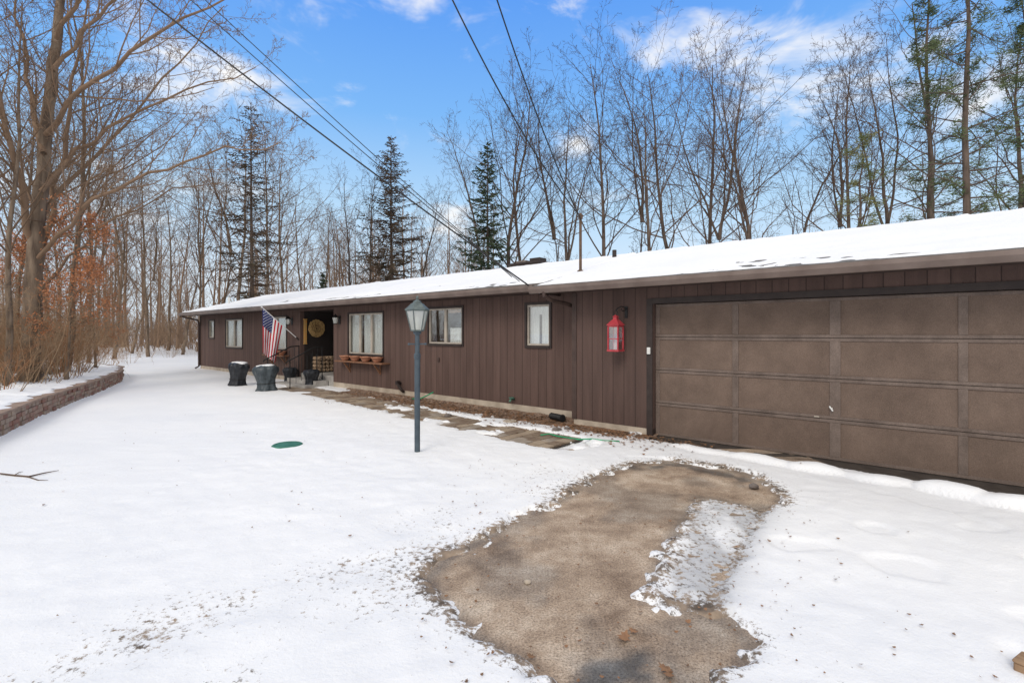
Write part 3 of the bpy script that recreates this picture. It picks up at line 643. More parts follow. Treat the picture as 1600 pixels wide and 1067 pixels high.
def coach(px, py):
    x = LX(px, MY-.1); z = LZ(px, py, MY-.1); y = MY-.14
    b = MB().box(x-.05, x+.05, MY-.02, MY-.003, z-.12, z+.12).tube([(x, MY-.02, z+.05), (x, MY-.09, z+.1), (x, y, z+.12)], .012, 6)
    o = H(b, 'wall_lamp', M['black'])
    H(MB().lathe([(.10, .07), (.08, .10), (.03, .15), (.01, .18)], 8, (x, y, z)), 'lamp_cap', M['black'], parent=o); H(MB().lathe([(.055, -.12), (.06, -.1), (.04, -.1)], 8, (x, y, z)), 'lamp_base', M['black'], parent=o)
    H(MB().lathe([(.05, -.098), (.085, .068)], 8, (x, y, z)), 'lamp_glass', M['lampglass'], parent=o)
coach(452, 502); coach(526, 500)
x = LX(803, MY); z = LZ(803, 623, MY)
H(MB().tube([(x, MY, z), (x, MY-.1, z), (x, MY-.14, z-.05)], .022, 8).lathe([(.055, 0), (.06, .01), (.055, .02)], 12, (x, MY-.08, z+.02)), 'hose_tap', pmat('tap_green', (.10, .22, .16), (.06, .13, .1), 9, .5))
x = LX(628, MY); z = LZ(628, 602, MY)
H(MB().tube([(x-.05, MY, z+.05), (x-.05, MY-.1, z+.05), (x+.05, MY-.14, z+.0), (x+.1, MY-.1, z-.1), (x+.1, MY-.02, z-.16)], .035, 8).box(x-.09, x, MY-.14, MY-.05, z+.02, z+.12), 'gas_regulator', M['darktrim'])
x = LX(686, MY); z = LZ(686, 562, MY); H(MB().box(x-.025, x+.025, MY-.03, MY-.003, z-.05, z+.05), 'junction_box', M['trim'], bevel=.006)
x = LX(1014, -.02); z = LZ(1014, 548, -.02)
H(MB().box(x-.028, x+.028, -.045, -.018, z-.055, z+.055), 'keypad', M['white'], bevel=.006)
# garage door
H(MB().box(-.10, 0-.001, -.016, .16, -.05, 2.20).box(4.881, 4.98, -.016, .16, -.05, 2.20).box(0, 4.88, -.016, .16, 2.115, 2.20), 'door_casing', M['darktrim'])
DY = .10
cw = 4.88/4; rh = 2.11/4
gd = H(MB().box(.002, 4.878, DY+.03, DY+.06, 0, 2.112), 'garage_door', M['stile'])
for r_ in range(4):
    z0 = r_*rh+.003; z1 = (r_+1)*rh-.003
    mb = MB()
    mb.box(.003, 4.877, DY, DY+.029, z0+.001, z0+.040).box(.003, 4.877, DY, DY+.029, z1-.040, z1-.001)
    for c_ in range(5):
        xc = c_*cw; h = .06 if c_ == 2 else .042
        a_ = max(xc-h, .003); b_ = min(xc+h, 4.877)
        if c_ == 0: b_ = .07
        if c_ == 4: a_ = 4.81
        mb.box(a_, b_, DY+.0015, DY+.029, z0+.041, z1-.041)
    H(mb, 'door_section_frame', M['stile'], parent=gd, bevel=.003)
    for c_ in range(4):
        H(MB().box(c_*cw+.04, (c_+1)*cw-.04, DY+.014, DY+.0285, z0+.040, z1-.040), 'door_panel', M['panel'], parent=gd)
hx, hz = LX(1300, DY), LZ(1300, 638, DY)
H(MB().tube([(hx-.025, DY-.03, hz+.03), (hx+.012, DY-.03, hz-.03)], .010, 8).tube([(hx, DY, hz), (hx, DY-.03, hz)], .01, 8), 'door_handle', M['white'], parent=gd)
H(MB().box(hx-.20, hx-.14, DY-.012, DY-.001, hz-.13, hz-.115), 'lift_handle', M['winframe'], parent=gd)
H(MB().box(.002, 4.878, DY-.004, DY+.05, -.03, -.002), 'door_seal', M['black'], parent=gd)

# ================================================================ THINGS
fl = empty('flag', HW(LX(467, MY), MY-.0, LZ(467, 531, MY)), 0, 'american flag on a white pole angled out from the wall left of the entry', 'flag')
base = Vector(fl.location); tip = W(409, dep(409, -.75), 480)
def rel(p): return Vector(p)-base
MB().tube([rel(base), rel(tip)], .013, 8).lathe([(.02, -.02), (.03, 0), (.02, .025)], 10, rel(tip)).build('flag_pole', M['white'], fl)
MB().tube([rel(base), rel(base+(tip-base)*.08)], .03, 8).build('bracket', M['darktrim'], fl)
pd = (base-tip).normalized(); perp = pd.cross(Vector((0, 0, 1))).normalized()
def FS(a_, b_):
    p = tip+pd*(.03+.80*a_*(1-.38*b_))+Vector((0, 0, -b_*1.42))
    f_ = math.sin(a_*9+b_*1.2)*.055*min(1, b_*1.6+.08)+math.sin(a_*17+1+b_*2)*.018*b_
    return p+perp*f_
NA, NB = 39, 30; mb = MB()
for j in range(NB+1):
    for i in range(NA+1): mb.v.append(tuple(rel(FS(i/NA, j/NB))))
for j in range(NB):
    for i in range(NA):
        a_ = j*(NA+1)+i; mb.f.append((a_, a_+1, a_+NA+2, a_+NA+1))
        st = i*13//NA
        mb.mi.append(2 if (st < 7 and j < 12) else (0 if st % 2 == 0 else 1))
mb.build('flag_cloth', [M['stripe_r'], M['stripe_w'], M['canton']], fl, smooth=True)
mb = MB()
for r_ in range(9):
    for c_ in range(11):
        if (r_+c_) % 2: continue
        ca, cb = (7/13)*(r_+1)/10, .4*(c_+1)/12
        for sgn in (1, -1):
            pts = []
            for k in range(10):
                rr = .022 if k % 2 == 0 else .009; an = k*math.pi/5
                pts.append(rel(FS(ca+rr*math.cos(an)/.8, cb+rr*math.sin(an)/1.42)+perp*.004*sgn))
            mb.poly(pts)
mb.build('flag_stars', M['stripe_w'], fl)

px_, py_ = G(652, 712)
lp = empty('lamp_post', (px_, py_, 0), .35, 'slate blue lamp post with glass lantern standing alone in the snow', 'street lamp')
MB().lathe([(.045, -.05), (.045, .02), (.038, .03), (.038, 1.30), (.045, 1.31), (.045, 1.36), (.032, 1.38), (.030, 1.62), (.05, 1.64), (.055, 1.66), (.06, 1.665)], 16).build('post', M['post'], lp)
MB().tube([(-.10, 0, 1.50), (.10, 0, 1.50)], .009, 8).lathe([(.014, -.014), (.018, 0), (.014, .014)], 8, (-.11, 0, 1.5)).lathe([(.014, -.014), (.018, 0), (.014, .014)], 8, (.11, 0, 1.5)).build('cross_bar', M['post'], lp)
K = 6
def ring(r, z): return [(r*math.cos(2*math.pi*k/K), r*math.sin(2*math.pi*k/K), z) for k in range(K)]
fr = MB(); lo, hi = ring(.085, 1.68), ring(.148, 1.95)
for k in range(K):
    fr.tube([lo[k], hi[k]], .008, 5); fr.tube([lo[k], lo[(k+1) % K]], .009, 5); fr.tube([hi[k], hi[(k+1) % K]], .010, 5)
fr.build('lantern_frame', M['bronze'], lp)
MB().lathe([(.082, 1.682), (.144, 1.948)], K).build('lantern_glass', M['lampglass'], lp)
MB().lathe([(.168, 1.952), (.165, 1.965), (.115, 2.01), (.085, 2.04), (.06, 2.05), (.055, 2.07), (.03, 2.085), (.012, 2.10), (.02, 2.12), (.005, 2.15)], K).build('lantern_cap', M['bronze'], lp)
MB().lathe([(.05, 1.665), (.09, 1.678)], K).build('lantern_base', M['bronze'], lp)
MB().lathe([(.02, 1.68), (.02, 1.78), (.012, 1.781), (.03, 1.81), (.032, 1.84), (.015, 1.88)], 10).build('bulb', M['white'], lp, smooth=True)

lz0 = LZ(962, 549, -.22); lxx = LX(962, -.22)
rlq = empty('hanging_lantern', HW(lxx, -.22, lz0), ROTZ, 'red metal candle lantern hanging from a black scroll bracket by the garage', 'lantern')
b = MB().box(-.105, .105, -.105, .105, 0, .03).box(-.095, .095, -.095, .095, .40, .425)
for sx_ in (-1, 1):
    for sy_ in (-1, 1): b.box(sx_*.088-.01, sx_*.088+.01, sy_*.088-.01, sy_*.088+.01, .031, .399)
for sx_ in (-1, 1):
    b.box(sx_*.09-.004, sx_*.09+.004, -.077, .077, .2, .212).box(-.077, .077, sx_*.09-.004, sx_*.09+.004, .2, .212)
b.build('lantern_body', M['red'], rlq)
MB().lathe([(.155, .426), (.15, .44), (.06, .52), (.045, .525), (.045, .56), (.06, .565), (.01, .60)], 4, ph=math.pi/4).build('lantern_roof', M['red'], rlq)
MB().box(-.084, .084, -.084, .084, .031, .398).build('lantern_glass', glassmat('red_lantern_glass', (.9, .8, .8), .3), rlq)
MB().lathe([(.035, .031), (.035, .15), (.005, .16)], 12).build('candle', M['white'], rlq)
mb = MB(); torus(mb, (0, 0, .63), .035, .005, 16, 5); mb.build('ring', M['black'], rlq)
br = [(0.0, 0, .665), (.03, .0, .70), (.07, .05, .735), (.085, .12, .73), (.085, .20, .69), (.085, .205, .60)]
MB().tube(br, .009, 6).tube([(.085, .20, .69), (.06, .14, .66), (.05, .1, .68), (.06, .08, .70)], .006, 6).box(.06, .11, .198, .206, .55, .74).build('wall_bracket', M['black'], rlq)

def planter(px, py, w, h, m, label, seed, snow=.0, lean=0):
    x, y = G(px, py); rg = random.Random(seed)
    o = empty('covered_planter', (x, y, gz(x, y)-.02), rg.uniform(0, 6), label, 'planter', 'planters wrapped for winter by the entry'); o.rotation_euler = (lean, lean*.6, rg.uniform(0, 1))
    p1, p2 = rg.uniform(0, 6), rg.uniform(0, 6)
    mod = lambda a_, z: 1+.07*math.sin(5*a_+p1+z*3)+.06*math.sin(9*a_+p2-z*6)+.04*math.sin(17*a_+z*11)
    r = w/2
    pr = [(r*.86, 0), (r*.90, h*.06), (r*.78, h*.14), (r*.70, h*.3), (r*.74, h*.45), (r*.86, h*.62), (r*.99, h*.74), (r*1.02, h*.83), (r*.97, h*.91), (r*.80, h*.975), (r*.5, h*1.01), (.01, h*1.03)]
    MB().lathe(pr, 44, mod=mod).build('wrap', m, o, smooth=True)
    pts = [(r*.74*mod(t, h*.3)*math.cos(t), r*.74*mod(t, h*.3)*math.sin(t), h*.3) for t in [2*math.pi*i/30 for i in range(31)]]
    MB().tube(pts, .008, 5, False).build('tie_cord', M['black'], o)
    if snow: MB().lathe([(r*snow*1.05, h*.975), (r*snow, h*1.01), (r*snow*.6, h*1.035), (.01, h*1.045)], 24, (r*.08, 0, 0), mod=lambda a_, z: 1+.16*math.sin(3*a_)+.08*math.sin(7*a_)).build('snow_cap', M['snowcap'], o, smooth=True)
planter(371, 604, .56, .72, M['bag'], 'black wrapped planter with snow on top, leftmost of the four', 1, .70, .09)
planter(417, 612, .62, .72, M['baggrey'], 'grey green wrapped planter with snow on top, nearest the camera', 2, .70, -.05)
planter(453, 599, .44, .50, M['bag'], 'small black wrapped planter left of the entry steps', 3)
planter(487, 605, .46, .52, M['bag'], 'small black wrapped planter right of the entry steps', 4)

x, y = G(449, 699); o = MB().lathe([(.21, -.02), (.21, .035), (.19, .05), (.165, .05), (.16, .045), (.05, .052), (.01, .055)], 28).build('septic_lid', M['green'], loc=(x, y, gz(x, y)-.035)); tag(o, 'round green plastic access lid set in the snowy lawn', 'lid')
x, y = G(797, 662); o = MB().lathe([(.13, 0), (.13, .03), (.11, .045), (.09, .04), (.01, .04)], 20).build('valve_cover', M['conc'], loc=(x, y, .02)); tag(o, 'small round pale cover in the mulch bed', 'lid')
lx0 = LX(862, .1); mb = MB()
mb.tube([(i*.02, 0, 0) for i in range(17)], [.062 if i % 2 else .052 for i in range(17)], 14)
mb.tube([(.318, 0, 0), (.34, 0, 0)], [.068, .068], 14)
o = mb.build('drain_pipe', M['black'], loc=HW(lx0, .07, .09), rz=ROTZ-.25); tag(o, 'black corrugated drain pipe elbow lying against the foundation', 'pipe')
def rock(x, y, z, r, label, seed, m='rock'):
    rg = random.Random(seed); bm = bmesh.new(); bmesh.ops.create_icosphere(bm, subdivisions=2, radius=r)
    for v in bm.verts:
        v.co *= 1+rg.uniform(-.14, .14); v.co.z *= .65
    me = bpy.data.meshes.new('rock'); bm.to_mesh(me); bm.free(); me.materials.append(M[m]); o = bpy.data.objects.new('rock', me); col.objects.link(o); o.location = (x, y, z); tag(o, label, 'rock')
for k, (a_, b_, r_, lb) in enumerate([(870, 676, .09, 'brown rock just below the black drain pipe'), (886, 674, .07, 'small rock touching the garage corner'), (700, 652, .08, 'grey rock beside the walkway under the middle windows'), (1178, 764, .05, 'flat stone at the top edge of the bare driveway')]):
    x, y = G(a_, b_); rock(x, y, .03, r_, lb, k+5)
x, y = G(824, 911); rock(x, y, .01, .022, 'tiny pale pebble on the bare driveway', 44, 'conc')
def ptsG(l, z): return [(G(a_, b_)[0], G(a_, b_)[1], z) for a_, b_ in l]
o = MB().tube([HW(LX(652, MY-.1), MY-.25, .05), HW(LX(662, MY-.1), MY-.2, .07), HW(LX(668, MY-.1), MY-.14, .14), HW(LX(676, MY-.1), MY-.08, .24)], .014, 8).build('garden_hose', M['hose'], smooth=True); tag(o, 'short green hose end rising against the foundation', 'hose')
o = MB().tube(ptsG([(845, 684), (858, 682), (872, 686), (892, 689), (905, 691), (925, 690), (945, 693), (968, 694)], .045), .010, 8).build('garden_hose', M['hose'], smooth=True); tag(o, 'green hose lying in the leaves in front of the garage corner', 'hose')
mb = MB().tube(ptsG([(0, 747), (22, 750), (45, 752), (70, 746), (92, 742)], .055), [.008, .01, .01, .007, .003], 5).tube(ptsG([(45, 752), (60, 757), (75, 757)], .05), [.006, .005, .002], 5).tube(ptsG([(22, 750), (30, 745), (36, 744)], .055), [.005, .004, .002], 5)
o = mb.build('fallen_branch', M['twig']); tag(o, 'thin fallen branch lying on the snow at the left edge', 'branch')
x, y = G(1596, 1058)
o = MB().box(-.03, .09, -.07, .08, 0, .05).box(-.034, .094, -.074, .084, .051, .066).build('timber_block', pmat('timber_raw', (.38, .25, .15), (.24, .15, .09), 8, .85, .4, stretch=(6, 1, 1)), loc=(x+.03, y-.05, .02), rz=.5, bevel=.006); tag(o, 'weathered timber block in the snow at the lower right corner', 'timber')

rg = random.Random(12); mb = MB()
def leafpoly(c, s, yaw, tilt):
    sh = [(0, -1), (.18, -.6), (.5, -.5), (.3, -.2), (.7, .1), (.35, .25), (.4, .65), (.12, .6), (0, 1), (-.12, .6), (-.4, .65), (-.35, .25), (-.7, .1), (-.3, -.2), (-.5, -.5), (-.18, -.6)]
    ca, sa = math.cos(yaw), math.sin(yaw)
    mb.poly([(c[0]+(a_*ca-b_*sa)*s, c[1]+(a_*sa+b_*ca)*s, c[2]+tilt*a_*s+.3*s*b_*b_) for a_, b_ in sh])
def drops(pts):
    P = np.array([(p[0], p[1]) for p in pts]); zz = ground_h(P[:, 0], P[:, 1])
    for (x, y, s_), z in zip(pts, zz):
        l_, y_ = toL(x, y); ex = .05*max(0, min(1, (y_-.05)/.28)) if -9.4 < l_ < -1.5 and -.8 < y_ < .35 else 0
        leafpoly((x, y, max(float(z), ex+.005)+.012), s_, rg.uniform(0, 6.3), rg.uniform(-.5, .5))
L_ = []
for (a_, b_, s_) in ((975, 1000, .055), (830, 1030, .03), (1075, 975, .025), (1040, 1050, .045), (990, 990, .035), (905, 1005, .02), (1000, 960, .02), (1045, 1058, .04)):
    x, y = G(a_, b_); L_.append((x, y, s_))
for k in range(420): L_.append((rg.uniform(-.7, 2.6), rg.uniform(2.2, 6.2), rg.uniform(.005, .016)))
for k in range(3000):
    l_ = -9.2+9.2*rg.random()**.6; y_ = rg.gauss(-.10, .30)
    if y_ > (MY-.04 if l_ < -1.5 else -.05): continue
    p = HW(l_, y_); L_.append((p.x, p.y, rg.uniform(.018, .042)))
for k in range(520):
    p = HW(rg.uniform(-2.6, 1.0), -.08-abs(rg.gauss(0, .45))); L_.append((p.x, p.y, rg.uniform(.016, .036)))
for k in range(150):
    p = HW(rg.uniform(-8, -.7), rg.uniform(-1.7, -.6)); L_.append((p.x, p.y, rg.uniform(.014, .03)))
for k in range(110): L_.append((rg.uniform(-7, 4), rg.uniform(2.5, 10), rg.uniform(.008, .018)))
drops(L_)
o = mb.build('fallen_leaves', M['leaf']); tag(o, 'brown fallen oak leaves scattered on gravel, mulch and snow', 'leaves', kind='stuff')

def wire(p0, p1, sag, r, label):
    p0, p1 = Vector(p0), Vector(p1); n = 26; pts = []
    for i in range(n+1):
        t = i/n; p = p0.lerp(p1, t); p.z -= sag*4*t*(1-t); pts.append(p)
    o = MB().tube(pts, r, 6).build('power_line', M['wire'], smooth=True); tag(o, label, 'power line', 'overhead power lines')
wire(W(826, 9.0, 446), W(60, 7.5, -135), .10, .014, 'thick overhead line from the eave, lowest of the three to the upper left')
wire(W(812, 9.6, 440), W(130, 8.0, -155), .14, .008, 'thin overhead line from the eave, middle of the three to the upper left')
wire(W(800, 9.9, 433), W(150, 8.3, -160), .08, .008, 'thin overhead line from the eave, uppermost of the three to the upper left')
mt = HW(lm, lmy, zr(lmy)+1.1)
wire(mt, W(655, 6.5, -110), .32, .012, 'twisted overhead cable from the roof mast, left of the pair')
wire(mt+Vector((.02, 0, -.08)), W(735, 6.5, -130), .26, .012, 'twisted overhead cable from the roof mast, right of the pair')

# ================================================================ TREES
class Spec: pass
def mkspec(**k):
    s_ = Spec(); s_.nc = [20, 7, 5, 3]; s_.segs = [14, 7, 5, 3, 2]; s_.sides = [8, 5, 4, 3, 3]; s_.wig = [.05, .16, .22, .26, .28]; s_.up = [.02, .09, .06, .04, .03]
    s_.start = [.28, .22, .2, .2]; s_.ang = [48, 45, 45, 42]; s_.ratio = [.42, .5, .5, .55]; s_.max = 4; s_.rr = [.34, .5, .55, .6]; s_.minr = .008
    for a_, b_ in k.items(): setattr(s_, a_, b_)
    return s_
def rvec(rg): return Vector((rg.gauss(0, 1), rg.gauss(0, 1), rg.gauss(0, 1)))
def kids(crown, pts, L_, r, lvl, S, rg, leafs=None):
    n = len(pts)-1; nc = S.nc[lvl]; az = rg.uniform(0, 6.28)
    for k in range(nc):
        t = S.start[lvl]+(1-S.start[lvl])*(k+rg.random())/nc; t = min(t, .985)
        i = min(int(t*n), n-1); f_ = t*n-i; p = pts[i].lerp(pts[i+1], f_); d = (pts[i+1]-pts[i]).normalized()
        az += 2.4+rg.uniform(-.7, .7)
        u = d.cross(Vector((0, 0, 1)) if abs(d.z) < .9 else Vector((1, 0, 0))).normalized(); w = d.cross(u)
        an = R(S.ang[lvl]+rg.uniform(-16, 16))
        cd = d*math.cos(an)+(u*math.cos(az)+w*math.sin(az))*math.sin(an)
        cl = L_*S.ratio[lvl]*(1.15-.75*t)*rg.uniform(.5, 1.3)
        cr_ = max(r*(1-.8*t)*S.rr[lvl], S.minr)
        rec(crown, crown, p, cd, cl, cr_, lvl+1, S, rg, leafs)
def rec(trunk, crown, p, d, L_, r, lvl, S, rg, leafs=None):
    n = S.segs[lvl]; pts = [p.copy()]; st = L_/n; d = d.normalized()
    for i in range(n):
        d = (d+rvec(rg)*S.wig[lvl]*.6+Vector((0, 0, S.up[lvl]))).normalized(); p = p+d*st; pts.append(p)
    e = .12 if lvl == 0 else .3
    rad = [max(r*(1-(1-e)*i/n), S.minr*.6) for i in range(n+1)]
    if lvl == 0: rad[0] = r*1.35
    (trunk if lvl == 0 else crown).tube(pts, rad, S.sides[lvl], False)
    if leafs is not None and lvl >= S.max-1:
        for q in pts[1:]:
            for _ in range(leafs[1]):
                leafs[0].append(q+rvec(rg)*.10)
    if lvl < S.max: kids(crown, pts, L_, r, lvl, S, rg, leafs)
    return pts
def proto(S, Hh, r, seed, forks=0, bark='bark', twig='twig', sp=(.08, .17), fh=.45):
    rg = random.Random(seed); T, Cn = MB(), MB()
    if forks:
        S0 = mkspec(**S.__dict__); S0.nc = [6]+S.nc[1:]; S0.start = [.5]+S.start[1:]
        base_pts = rec(T, Cn, Vector((0, 0, -.3)), Vector((0, 0, 1)), Hh*fh, r, 0, S0, rg)
        for k in range(forks):
            a_ = 2*math.pi*k/forks+rg.uniform(-.5, .5); q = rg.uniform(*sp)*(1.6 if k else .5)
            S1 = mkspec(**S.__dict__); S1.nc = [max(8, int(S.nc[0]*.62))]+S.nc[1:]; S1.start = [.1]+S.start[1:]; S1.sides = [6]+S.sides[1:]
            rec(T, Cn, base_pts[-1]-Vector((0, 0, .15)), Vector((math.cos(a_)*q, math.sin(a_)*q, 1)), Hh*(1-fh)*rg.uniform(.8, 1.03), r*(.6 if k == 0 else .42), 0, S1, rg)
    else:
        rec(T, Cn, Vector((0, 0, -.3)), Vector((0, 0, 1)), Hh, r, 0, S, rg)
    t = T.build('trunk', M[bark], smooth=True); c_ = Cn.build('crown', M[twig], smooth=True)
    me = (t.data, c_.data); bpy.data.objects.remove(t); bpy.data.objects.remove(c_)
    return me
def put(me, name, x, y, z, sc, rz, label, cat='tree', group=None, tilt=0):
    o = empty(name, (x, y, z), rz, label, cat, group); o.scale = (sc[0], sc[0], sc[1]) if isinstance(sc, tuple) else (sc, sc, sc)
    if tilt: o.rotation_euler = (tilt, tilt*.5, rz)
    for nm, m_ in zip(('trunk', 'crown', 'leaves'), me):
        q = bpy.data.objects.new(nm, m_); col.objects.link(q); q.parent = o
    return o
up = mkspec(nc=[22, 7, 4, 3], ang=[40, 40, 44, 44], ratio=[.42, .55, .52, .52], up=[.02, .10, .06, .05, .03], wig=[.09, .20, .25, .28, .3], start=[.28, .2, .2, .2], rr=[.40, .5, .55, .6])
slim = mkspec(nc=[22, 6, 4, 3], ang=[46, 42, 42, 42], ratio=[.32, .52, .5, .5], up=[.01, .09, .06, .05, .03], wig=[.10, .22, .26, .28, .3], start=[.34, .22, .2, .2], rr=[.38, .5, .55, .6])
wide = mkspec(nc=[19, 7, 4, 3], ang=[54, 48, 46, 44], ratio=[.54, .55, .5, .5], up=[.02, .06, .04, .03, .02], start=[.32, .2, .2, .2], wig=[.11, .20, .25, .28, .3], rr=[.40, .5, .55, .6])
PR = [proto(up, 18, .16, 1), proto(slim, 18, .15, 2), proto(wide, 18, .18, 3), proto(up, 18, .17, 4, 2), proto(up, 18, .16, 9), proto(wide, 18, .18, 10, 3, fh=.4, sp=(.15, .25)), proto(wide, 18, .18, 5, 2)]
PT = [proto(wide, 18, .17, 6, 0, 'barktan', 'twigtan'), proto(up, 18, .14, 7, 0, 'barktan', 'twigtan'), proto(slim, 18, .15, 8, 2, 'barktan', 'twigtan'), proto(up, 18, .16, 11, 2, 'barktan', 'twigtan')]
rg = random.Random(77)
L1 = [(548, 285, 48, 1), (578, 262, 40, 0), (652, 300, 46, 4), (712, 330, 50, 6), (742, 165, 44, 1), (800, 130, 38, 4), (838, 145, 42, 2), (872, 170, 36, 5), (905, 120, 40, 6), (945, 85, 34, 0), (985, 75, 38, 3), (1022, 110, 33, 1),
      (1062, 95, 37, 2), (1102, 110, 42, 0), (1140, 62, 35, 5), (1176, 80, 39, 4), (1212, 120, 33, 6), (1255, 175, 40, 1), (1300, 90, 36, 3), (1335, 70, 30, 0), (1395, 50, 34, 5), (1560, 10, 38, 4), (1640, 30, 36, 2), (1428, 20, 31, 1)]
ordn = ['first', 'second', 'third', 'fourth', 'fifth', 'sixth', 'seventh', 'eighth', 'ninth', 'tenth', 'eleventh', 'twelfth', 'thirteenth', 'fourteenth', 'fifteenth', 'sixteenth', 'seventeenth', 'eighteenth', 'nineteenth', 'twentieth', 'twenty first', 'twenty second', 'twenty third', 'twenty fourth', 'twenty fifth', 'twenty sixth']
L1.sort()
for k, (px, ty, Z, pi) in enumerate(L1):
    h = (HY-ty)/F*Z+CH
    if k < 4: lb = ordn[k]+' bare tree from the left among those between the brown and green spruces'
    else: lb = ordn[k-4]+' bare tree from the left behind the roof right of the green spruce'
    put(PR[pi], 'bare_tree', (px-CX)/F*Z, Z, 0, (h/18*rg.uniform(.85, 1.15), h/18), rg.uniform(0, 6.28), lb, 'tree', 'bare trees behind the house', tilt=rg.uniform(-.06, .06))
L2 = [(-40, 60, 18, 0), (20, 100, 22, 1), (118, 180, 26, 2), (150, 240, 34, 1), (178, 200, 30, 3), (205, 270, 38, 2), (232, 230, 33, 1), (262, 290, 45, 0), (285, 200, 36, 2), (312, 240, 42, 1), (336, 180, 40, 3), (368, 210, 36, 0), (420, 180, 38, 1), (446, 225, 42, 0), (478, 300, 50, 0), (505, 330, 52, 1), (-120, 80, 24, 2), (60, 230, 30, 0), (95, 260, 36, 1), (5, 200, 27, 2), (138, 120, 21, 1), (80, 150, 24, 3)]
L2.sort()
for k, (px, ty, Z, pi) in enumerate(L2):
    h = (HY-ty)/F*Z+CH; x = (px-CX)/F*Z; src = PT[pi]
    put(src, 'bare_tree', x, Z, gz(x, Z)-.1, (h/18*rg.uniform(.85, 1.1), h/18), rg.uniform(0, 6.28), ordn[k]+' bare tree from the left in the wood beyond the retaining wall', 'tree', 'bare trees of the left wood', tilt=rg.uniform(-.05, .05))
# big foreground oak with guided limbs
rg2 = random.Random(21); T, Cn = MB(), MB()
Zt = 12.6
def PX(l): return [W(a_, Zt+c_, b_) for a_, b_, c_ in l]
bx, by = W(44, Zt, 560).x, Zt; org = Vector((bx, by, gz(bx, by)-.2))
tr = [p-org for p in PX([(46, 600, 0), (50, 500, 0), (54, 400, 0), (63, 300, .1), (72, 200, .2), (84, 100, .2), (92, 20, .3), (100, -60, .4), (108, -150, .5)])]
fine = []
for i in range(len(tr)-1):
    for t in (0, .33, .66): fine.append(tr[i].lerp(tr[i+1], t)+rvec(rg2)*.015)
fine.append(tr[-1]); n = len(fine)
T.tube(fine, [(.29 if i == 0 else .215-.16*i/n)*(1+.06*math.sin(i*2.3)) for i in range(n)], 12, False)
S = mkspec(nc=[15, 8, 5, 4], ang=[40, 42, 45, 42], ratio=[.36, .48, .5, .5], up=[.02, .08, .05, .03, .02], start=[.10, .2, .2, .2], minr=.005, rr=[.45, .5, .55, .6], wig=[.05, .12, .18, .24, .26])
for l, r_ in (([(53, 410, 0), (110, 350, -.5), (180, 300, -1), (260, 262, -1.3), (350, 235, -1.5), (440, 222, -1.6)], .055),
              ([(64, 300, 0), (120, 235, .6), (195, 185, 1), (290, 140, 1.4), (400, 105, 1.6)], .060),
              ([(72, 210, 0), (130, 140, -.8), (205, 80, -1.2), (290, 30, -1.5), (400, -20, -1.5)], .065),
              ([(82, 110, 0), (130, 50, .5), (190, -10, 1), (270, -70, 1.5), (360, -110, 1.8)], .055),
              ([(58, 350, 0), (125, 270, 1), (200, 190, 2), (280, 100, 3), (350, 10, 3.5)], .060),
              ([(50, 440, 0), (84, 330, .6), (105, 210, 1), (122, 90, 1.2), (140, -40, 1.3)], .085),
              ([(52, 380, 0), (30, 290, -.6), (8, 190, -1), (-20, 80, -1.2), (-40, -30, -1)], .085),
              ([(68, 240, 0), (48, 150, .6), (34, 60, 1), (20, -40, 1.4)], .075),
              ([(88, 60, 0), (130, -20, -.6), (190, -90, -1), (260, -140, -1)], .055),
              ([(50, 470, 0), (110, 400, 1.2), (180, 340, 2), (270, 300, 2.6), (350, 285, 3)], .045)):
    p = [q-org for q in PX(l)]
    fine = []
    for i in range(len(p)-1):
        for t in (0, .33, .66): fine.append(p[i].lerp(p[i+1], t)+rvec(rg2)*.045)
    fine[0] = p[0]; fine.append(p[-1]); n = len(fine)
    Cn.tube(fine, [r_*(1-.8*i/(n-1)) for i in range(n)], 7, False)
    LL = sum((fine[i+1]-fine[i]).length for i in range(n-1))
    kids(Cn, fine, LL, r_, 0, S, rg2)
o = empty('oak_tree', org, 0, 'largest oak at the left edge with long bare limbs arching over the lawn', 'tree')
T.build('trunk', M['barktan'], o, smooth=True); Cn.build('crown', M['twigtan'], o, smooth=True)
for k, (px, Z, ty, lb) in enumerate([(100, 15.5, -80, 'tall bare tree just right of the largest oak'), (12, 11.5, -120, 'bare tree cut by the left edge of the picture in front of the wood')]):
    x = (px-CX)/F*Z; h = (HY-ty)/F*Z; put(PT[k], 'bare_tree', x, Z, gz(x, Z)-.1, (h/18, h/18), 1.3+k*2, lb, 'tree', tilt=.05)
rg3 = random.Random(5); T, Cn = MB(), MB(); leaves = [[], 3]
Sc = mkspec(nc=[18, 6, 4, 3], segs=[8, 5, 4, 3, 2], max=3, ang=[60, 50, 45, 40], ratio=[.36, .5, .5, .5], up=[.0, .03, .0, 0, 0], start=[.3, .25, .2, .2], minr=.006)
rec(T, Cn, Vector((0, 0, -.2)), Vector((.05, 0, 1)), 4.2, .05, 0, Sc, rg3, leaves)
lf = MB()
for q in leaves[0]:
    if rg3.random() < .25: continue
    s_ = rg3.uniform(.024, .045); a_ = rvec(rg3).normalized(); b_ = rvec(rg3).cross(a_).normalized()*.6
    lf.poly([q-a_*s_, q+b_*s_*.8, q+a_*s_, q-b_*s_*.8])
tt, cc_, ll = T.build('trunk', M['barktan'], smooth=True), Cn.build('crown', M['twigtan'], smooth=True), lf.build('leaves', M['copper'])
CM = (tt.data, cc_.data, ll.data)
for q in (tt, cc_, ll): bpy.data.objects.remove(q)
